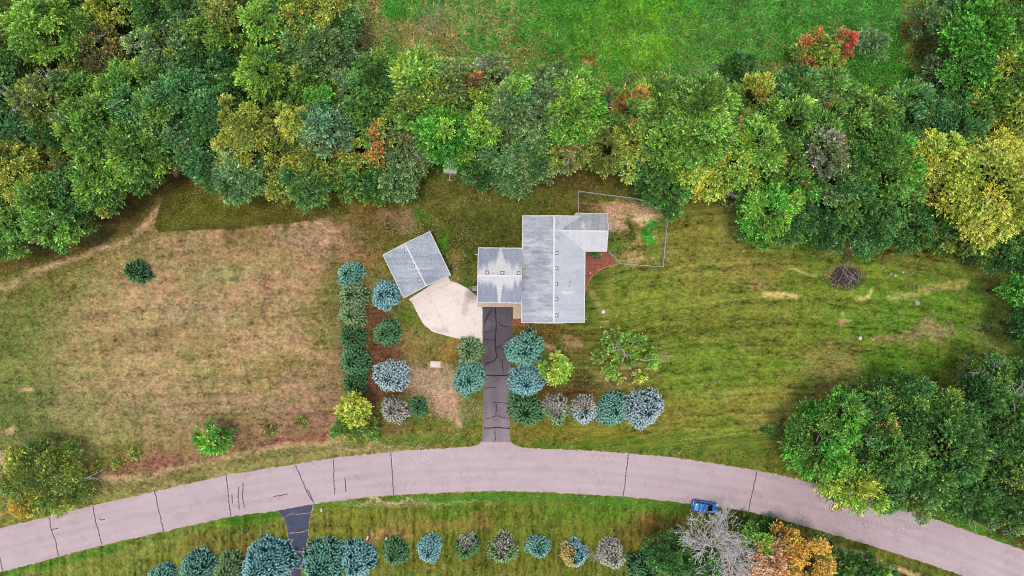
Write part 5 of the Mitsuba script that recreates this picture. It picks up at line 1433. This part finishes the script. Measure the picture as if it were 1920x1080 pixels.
# low shrubs
SHR = [
    (1550, 88, 44, 6, [('G', 3), ('OL', 3), ('RO', 1)], 'young maple in the meadow turning bright red on its right side', 'maple_tree', 'tree', {'lobes': [(1498, 96, 13, 'OL'), (1512, 78, 13, 'RO'), (1528, 98, 15, 'G'), (1543, 80, 15, 'OL'), (1532, 66, 10, 'RO'), (1556, 104, 14, 'BG'), (1562, 82, 12, 'BG'), (1576, 68, 12, 'RD'), (1590, 80, 13, 'RD'), (1582, 98, 12, 'RD'), (1597, 70, 9, 'RD'), (1528, 116, 10, 'RO'), (1508, 110, 10, 'RO'), (1570, 116, 11, 'OL')]}),
    (1545, 112, 22, 4, [('BG', 2), ('OL', 2), ('RO', .5)], 'green lower bush under the red tinged maple', 'shrub', 'shrub', {}),
    (1632, 84, 36, 4.5, [('GG', 3), ('LT', 1)], 'pale see-through shrub right of the red maple', 'shrub', 'shrub', {'dens': .4, 'style': 'fine'}),
    (1385, 132, 34, 4, [('DG', 4), ('DK', 1)], 'dark green shrub at the lower edge of the meadow', 'shrub', 'shrub', {}),
    (180, 876, 9, .9, [('YO', 3), ('OR', 1)], 'yellow bush touching the lower left olive clump', 'shrub', 'shrub', {'style': 'fine'}),
    (220, 868, 9, .9, [('YO', 3), ('OL', 1)], 'yellow bush in the middle of three on the mulch strip', 'shrub', 'shrub', {'style': 'fine'}),
    (254, 849, 9, .9, [('YO', 2), ('OL', 2)], 'yellow bush highest of three on the mulch strip', 'shrub', 'shrub', {'style': 'fine'}),
    (564, 792, 13, .9, [('OB', 2), ('OL', 2)], 'brownish weed clump on the mulch strip near the spruces', 'shrub', 'shrub', {'style': 'fine', 'dens': .6}),
    (505, 809, 9, .6, [('OB', 2), ('OL', 2)], 'small brownish weed clump on the mulch strip', 'shrub', 'shrub', {'style': 'fine', 'dens': .6}),
    (1437, 806, 9, .9, [('TG', 2), ('G', 2)], 'small green bush left of the lower right grove', 'shrub', 'shrub', {'style': 'fine'}),
    (1465, 800, 16, 1.2, [('OB', 3), ('DG', 1)], 'brown scrubby bush between the small green bush and the grove', 'shrub', 'shrub', {'dens': .6}),
    (1440, 990, 26, 1.0, [('DG', 3), ('OL', 1)], 'dark scrub left of the tan strip by the road', 'shrub', 'shrub', {}),
    (1478, 1006, 22, 1.0, [('DG', 3), ('G', 1)], 'dark scrub at the upper end of the tan strip', 'shrub', 'shrub', {}),
    (1398, 984, 20, .9, [('DG', 2), ('OL', 2)], 'olive scrub between the bare grey tree and the road', 'shrub', 'shrub', {}),
    (1660, 1078, 20, 1.2, [('DG', 3), ('OL', 1)], 'dark scrub at the bottom edge beside the tan strip', 'shrub', 'shrub', {}),
    (1540, 1022, 18, .9, [('GG', 2), ('DG', 2)], 'grey green scrub above the amber tree', 'shrub', 'shrub', {}),
    (1116, 477, 9, 1.0, [('DG', 2), ('G', 1)], 'small green bush on the mulch bed against the house wing', 'shrub', 'shrub', {'style': 'fine'}),
    (1805, 470, 22, 2, [('DG', 2), ('G', 2)], 'low green bush at the lawn edge under the olive tree', 'shrub', 'shrub', {}),
    (1645, 735, 30, 1.6, [('DG', 2), ('OL', 2)], 'scrub on the brown strip above the grove', 'shrub', 'shrub', {'dens': .6}),
]
for i, (x, y, r_, h, mx, lab, nm, ca, ex) in enumerate(SHR):
    broad_tree(x, y, r_, h, mx, lab, 400 + i, group=None, name=nm, category=ca, **ex)

# ------------------------------------------------------------------ brush pile
bp = thing('brush_pile', 'heap of grey branches ringed by tall grass in the east lawn', 'brush pile')
rng = np.random.default_rng(77)
bc = W(1584, 519)
P, Q, a_, b_ = [], [], [], []
def pile_stick(L, r0):
    t = rng.uniform(0, 6.28); q = math.sqrt(rng.random())
    x, y = 2.4 * q * math.cos(t), 1.5 * q * math.sin(t)
    z = .15 + .75 * (1 - q * q) * rng.uniform(.5, 1)
    d = np.array([rng.normal(0, .6), rng.normal(.35, .6), rng.normal(0, .1)]); d /= np.linalg.norm(d)
    p = bc + [x, y, z] - d * L / 2
    p[2] = max(p[2], .05)
    return p, p + d * L
for i in range(26):
    p, q = pile_stick(rng.uniform(1.2, 2.2), .04)
    d = unit((q - p)[None])[0]
    put('branch', mikit.ply(bough(rng, p, d, np.linalg.norm(q - p), .05, 1, .5, 2), 'pale_bark' if i % 3 == 0 else 'grey_bark'), bp)
diffuse('twig_purple', lambda p, n, uv: mix(A(78, 62, 72), A(140, 118, 128), fbm(p.x * 3, p.y * 3, p.z * 3)))
for i in range(900):
    p, q = pile_stick(rng.uniform(.4, 1.3), .02); P.append(p - [0, 0, .12]); Q.append(q - [0, 0, .12])
put('twigs', mikit.ply(segtube(P, Q, .02, .008, 3), 'twig_purple'), bp, kind='stuff')


# ------------------------------------------------------------------ grasses and weeds (loose plants nobody could count)
def blades(rng, xy, h, w, lean, col):
    n = len(xy)
    t = rng.uniform(0, 6.28, n)
    base = np.c_[xy, np.zeros(n)]
    d = np.c_[np.cos(t), np.sin(t), np.zeros(n)]
    pr = np.c_[-np.sin(t), np.cos(t), np.zeros(n)] * w[:, None]
    h = h[:, None]
    mid = base + d * h * lean * .35 + [0, 0, 1] * h * .6
    top = base + d * h * (lean + rng.uniform(-.2, .3, (n, 1))) + [0, 0, 1] * h * .85
    return np.concatenate([np.stack([base - pr, base + pr, mid + pr], 1), np.stack([mid - pr * .6, mid + pr, top], 1)]), np.concatenate([col, col * 1.12])


def inpoly(poly, n, rng):
    import shapely
    x0, y0, x1, y1 = poly.bounds
    xy = np.c_[rng.uniform(x0, x1, n), rng.uniform(y0, y1, n)]
    return xy[shapely.contains_xy(poly, xy[:, 0], xy[:, 1])]


def colmap(xy, base, spots, rng):
    """colour of plants: base, then patches (px, py, rx, ry, colour, share) of another kind"""
    n = len(xy)
    c = np.repeat(alb(*base)[None], n, 0)
    wob = (meshkit.fbm(np.c_[xy * .35, np.zeros(n)], 3, 4) - .5)
    for px, py, rx, ry, col, share in spots:
        x, y = W2(px, py)
        d = np.hypot((xy[:, 0] - x) / (rx * MPP), (xy[:, 1] - y) / (ry * MPP)) + wob * 1.4
        on = rng.random(n) < share * np.clip((1.25 - d) / .5, 0, 1)
        c[on] = alb(*col)
    return c * rng.normal(1, .2, (n, 1)) * (1 + (meshkit.noise(np.c_[xy * .9, np.zeros(n)], 8) - .5)[:, None] * .6)


rng = np.random.default_rng(21)
meadow = Polygon([W2(*p) for p in [(655, -40), (1790, -40), (1790, 60), (1745, 150), (1700, 200), (1640, 190), (1560, 150), (1380, 170), (1270, 190), (1160, 190), (1080, 165), (960, 150), (860, 125), (760, 120), (700, 140), (650, 110)]])
xy = inpoly(meadow, 110000, rng)
c = colmap(xy, (80, 152, 58), [(690, 70, 36, 100, (186, 158, 110), .6), (800, 88, 60, 34, (192, 156, 110), .5), (860, 30, 110, 50, (172, 156, 108), .3), (960, 60, 60, 80, (176, 156, 108), .14), (840, 90, 160, 60, (160, 150, 98), .18), (1010, 110, 80, 40, (150, 118, 80), .3), (1105, 112, 20, 14, (176, 110, 66), .7), (1200, 55, 120, 70, (112, 180, 42), .75), (1080, 40, 90, 80, (82, 146, 50), .7),
                                     (1600, 40, 120, 40, (70, 128, 62), .5), (1480, 125, 60, 16, (160, 116, 86), .6), (1720, 80, 40, 90, (150, 116, 82), .5), (1660, 190, 60, 20, (140, 110, 80), .5), (1230, 160, 120, 20, (150, 128, 92), .35), (1350, 60, 120, 60, (84, 140, 66), .5), (1100, 100, 330, 80, (160, 154, 100), .06), (1450, 90, 300, 110, (140, 152, 92), .10)], rng)
hh = rng.uniform(.45, .95, len(xy)) * (.5 + .9 * meshkit.noise(np.c_[xy * .45, np.zeros(len(xy))], 3))
s = Soup(); s.add(*blades(rng, xy, hh, rng.uniform(.045, .095, len(xy)), 1.1, c * (.85 + .55 * meshkit.noise(np.c_[xy * 1.3, np.zeros(len(xy))], 6))[:, None] * np.exp(rng.normal(0, .25, (len(xy), 1)))))
put('meadow_grass', s.shape('leaf'), None, 'tall green meadow grass with tan reeds along the top', 'grass', kind='stuff')

weeds = Polygon([W2(*p) for p in [(318, 330), (360, 345), (420, 355), (500, 372), (640, 362), (655, 400), (560, 416), (430, 428), (300, 434), (290, 425)]])
xy = inpoly(weeds, 60000, rng)
c = 1.5 * colmap(xy, (92, 92, 42), [(400, 345, 60, 14, (120, 84, 56), .5), (370, 400, 70, 40, (96, 110, 46), .5), (500, 390, 200, 50, (150, 140, 60), .12)], rng)
s = Soup(); s.add(*blades(rng, xy, rng.uniform(.12, .45, len(xy)), rng.uniform(.03, .07, len(xy)), .8, c))
weeds2 = Polygon([W2(*p) for p in [(-30, 530), (100, 490), (200, 455), (262, 425), (310, 345), (300, 310), (240, 340), (150, 420), (0, 470), (-30, 480)]])
xy = inpoly(weeds2, 45000, rng)
c = 1.5 * colmap(xy, (92, 84, 46), [(100, 470, 100, 30, (78, 84, 40), .4)], rng)
s.add(*blades(rng, xy, rng.uniform(.08, .25, len(xy)), rng.uniform(.03, .06, len(xy)), .8, c))
put('weed_cover', s.shape('leaf'), None, 'dark unmown weeds along the lower rim of the left woods', 'weeds', kind='stuff')

# ring of tall dry grass round the brush pile, tan grass under the right belt
n = 1500
t = rng.uniform(0, 6.28, n); q = rng.normal(1.0, .07, n)
xy = np.c_[bc[0] + 3.15 * q * np.cos(t), bc[1] + 2.0 * q * np.sin(t)]
up_ = np.sin(t) > -.1
c = np.where((up_ & (rng.random(n) < .75))[:, None], alb(186, 164, 112), alb(118, 130, 70)) * rng.normal(1, .18, (n, 1))
s = Soup(); s.add(*blades(rng, xy, np.where(up_, .5, .3) * rng.uniform(.6, 1.1, n), np.full(n, .035), .7, c))
tan_p = Polygon([W2(*p) for p in [(1545, 448), (1590, 462), (1640, 470), (1680, 465), (1670, 452), (1620, 450), (1580, 435)]])
xy = inpoly(tan_p, 9000, rng)
s.add(*blades(rng, xy, rng.uniform(.2, .6, len(xy)), np.full(len(xy), .035), .8, np.repeat(alb(190, 152, 104)[None], len(xy), 0) * rng.normal(1, .2, (len(xy), 1))))
put('dry_grass', s.shape('leaf'), None, 'tall dry tan grass round the brush pile and under the right belt', 'grass', kind='stuff')

# undergrowth that fills the woods floor
u1 = Polygon([W2(*p) for p in [(-60, -60), (660, -60), (670, 90), (720, 150), (900, 150), (1080, 190), (1400, 160), (1600, 190), (1720, 230), (1740, 150), (1780, -60), (2000, -60), (2000, 480), (1860, 480), (1700, 450), (1400, 400), (1250, 370), (1080, 300), (900, 320), (800, 320), (640, 350), (420, 330), (340, 290), (230, 340), (140, 420), (-60, 470)]])
u2 = Polygon([W2(*p) for p in [(1500, 790), (1600, 750), (1800, 720), (2000, 690), (2000, 1000), (1820, 960), (1700, 940), (1600, 900), (1520, 870)]])
xy = inpoly(unary_union([u1, u2]), 42000, rng)
nn = len(xy)
P = np.c_[xy, rng.uniform(.2, 2.6, nn) * (.5 + meshkit.noise(np.c_[xy * .4, np.zeros(nn)], 5))]
col = np.array([leafcol(q) for q in ('DG', 'G', 'OL', 'DD')])[rng.choice(4, nn, p=[.4, .3, .1, .2])] * np.exp(rng.normal(0, .25, (nn, 1)))
s = Soup(); s.add(*sprays(rng, P, rng.normal(0, 1, (nn, 3)) + [0, 0, .3], rng.uniform(.7, 1.3, nn), .3, 4, col, jit=.5))
put('undergrowth', s.shape('leaf'), None, 'leafy undergrowth between the trunks of the woods', 'undergrowth', kind='stuff')

# short turf tufts over all lawns
lawn = Polygon([W2(*p) for p in [(-60, 440), (300, 440), (650, 340), (1100, 320), (1250, 390), (1400, 440), (1900, 470), (1900, 720), (1500, 790), (1480, 900), (1920, 1060), (1920, 1100), (-60, 1100)]])
blocked = unary_union([road_poly.buffer(.25), drive_poly, sd_poly.buffer(.2), pad, Polygon(main_c), Polygon(gar_c), Polygon(wing_c), Polygon([da[:2], db[:2], dc[:2], dd[:2]]), Polygon([W2(*p) for p in bed]), walk])
xy = inpoly(lawn.difference(blocked), 230000, rng)
gc = np.array(ground_fn(mi.Point3f(xy[:, 0].astype(np.float32), xy[:, 1].astype(np.float32), np.zeros(len(xy), np.float32)), None, None)).T
gc = gc.reshape(-1, 3) if gc.shape[1] == 3 else gc.T.reshape(-1, 3)
gc = np.clip(gc, .01, .6) * np.exp(rng.normal(.12, .38, (len(xy), 1)))
s = Soup(); s.add(*blades(rng, xy, rng.uniform(.06, .16, len(xy)), rng.uniform(.03, .075, len(xy)), 1.2, gc))
put('turf_tufts', s.shape('leaf'), None, 'coarse grass tufts scattered through the mown lawns', 'grass', kind='stuff')

# fallen leaves on yards and under trees
def flat_leaves(xy, size, col):
    n = len(xy)
    t = rng.uniform(0, 6.28, n)
    b = np.c_[xy, rng.uniform(.03, .07, n)]
    d = np.c_[np.cos(t), np.sin(t), rng.normal(0, .15, n)] * size[:, None]
    p = np.c_[-np.sin(t), np.cos(t), rng.normal(0, .15, n)] * (size * .5)[:, None]
    return np.stack([b - d * .5, b + p, b + d * .6], 1), col
L_ = [inpoly(lawn.difference(blocked), 1200, rng)]
for px, py, rx, ry, n in ((1180, 392, 60, 14, 1600), (1155, 415, 16, 22, 700), (820, 735, 60, 45, 1800), (860, 770, 50, 24, 700), (870, 480, 40, 60, 500), (760, 425, 60, 22, 500), (1060, 660, 45, 45, 500), (730, 945, 90, 6, 700), (1170, 440, 60, 55, 700), (700, 840, 110, 8, 700), (250, 925, 200, 20, 500)):
    t = rng.uniform(0, 6.28, n); q = np.sqrt(rng.random(n)) * rng.normal(1, .2, n)
    x, y = W2(px, py)
    L_.append(np.c_[x + rx * MPP * q * np.cos(t), y + ry * MPP * q * np.sin(t)])
xy = np.vstack(L_)
import shapely
xy = xy[~shapely.contains_xy(blocked, xy[:, 0], xy[:, 1])]
n = len(xy)
tones = np.array([alb(214, 176, 146), alb(196, 158, 116), alb(232, 210, 186), alb(176, 128, 92)])
s = Soup(); s.add(*flat_leaves(xy, rng.uniform(.10, .2, n), tones[rng.choice(4, n)] * rng.normal(1, .12, (n, 1))))
put('fallen_leaves', s.shape('needle'), None, 'pale fallen leaves scattered over the yards', 'leaves', kind='stuff')
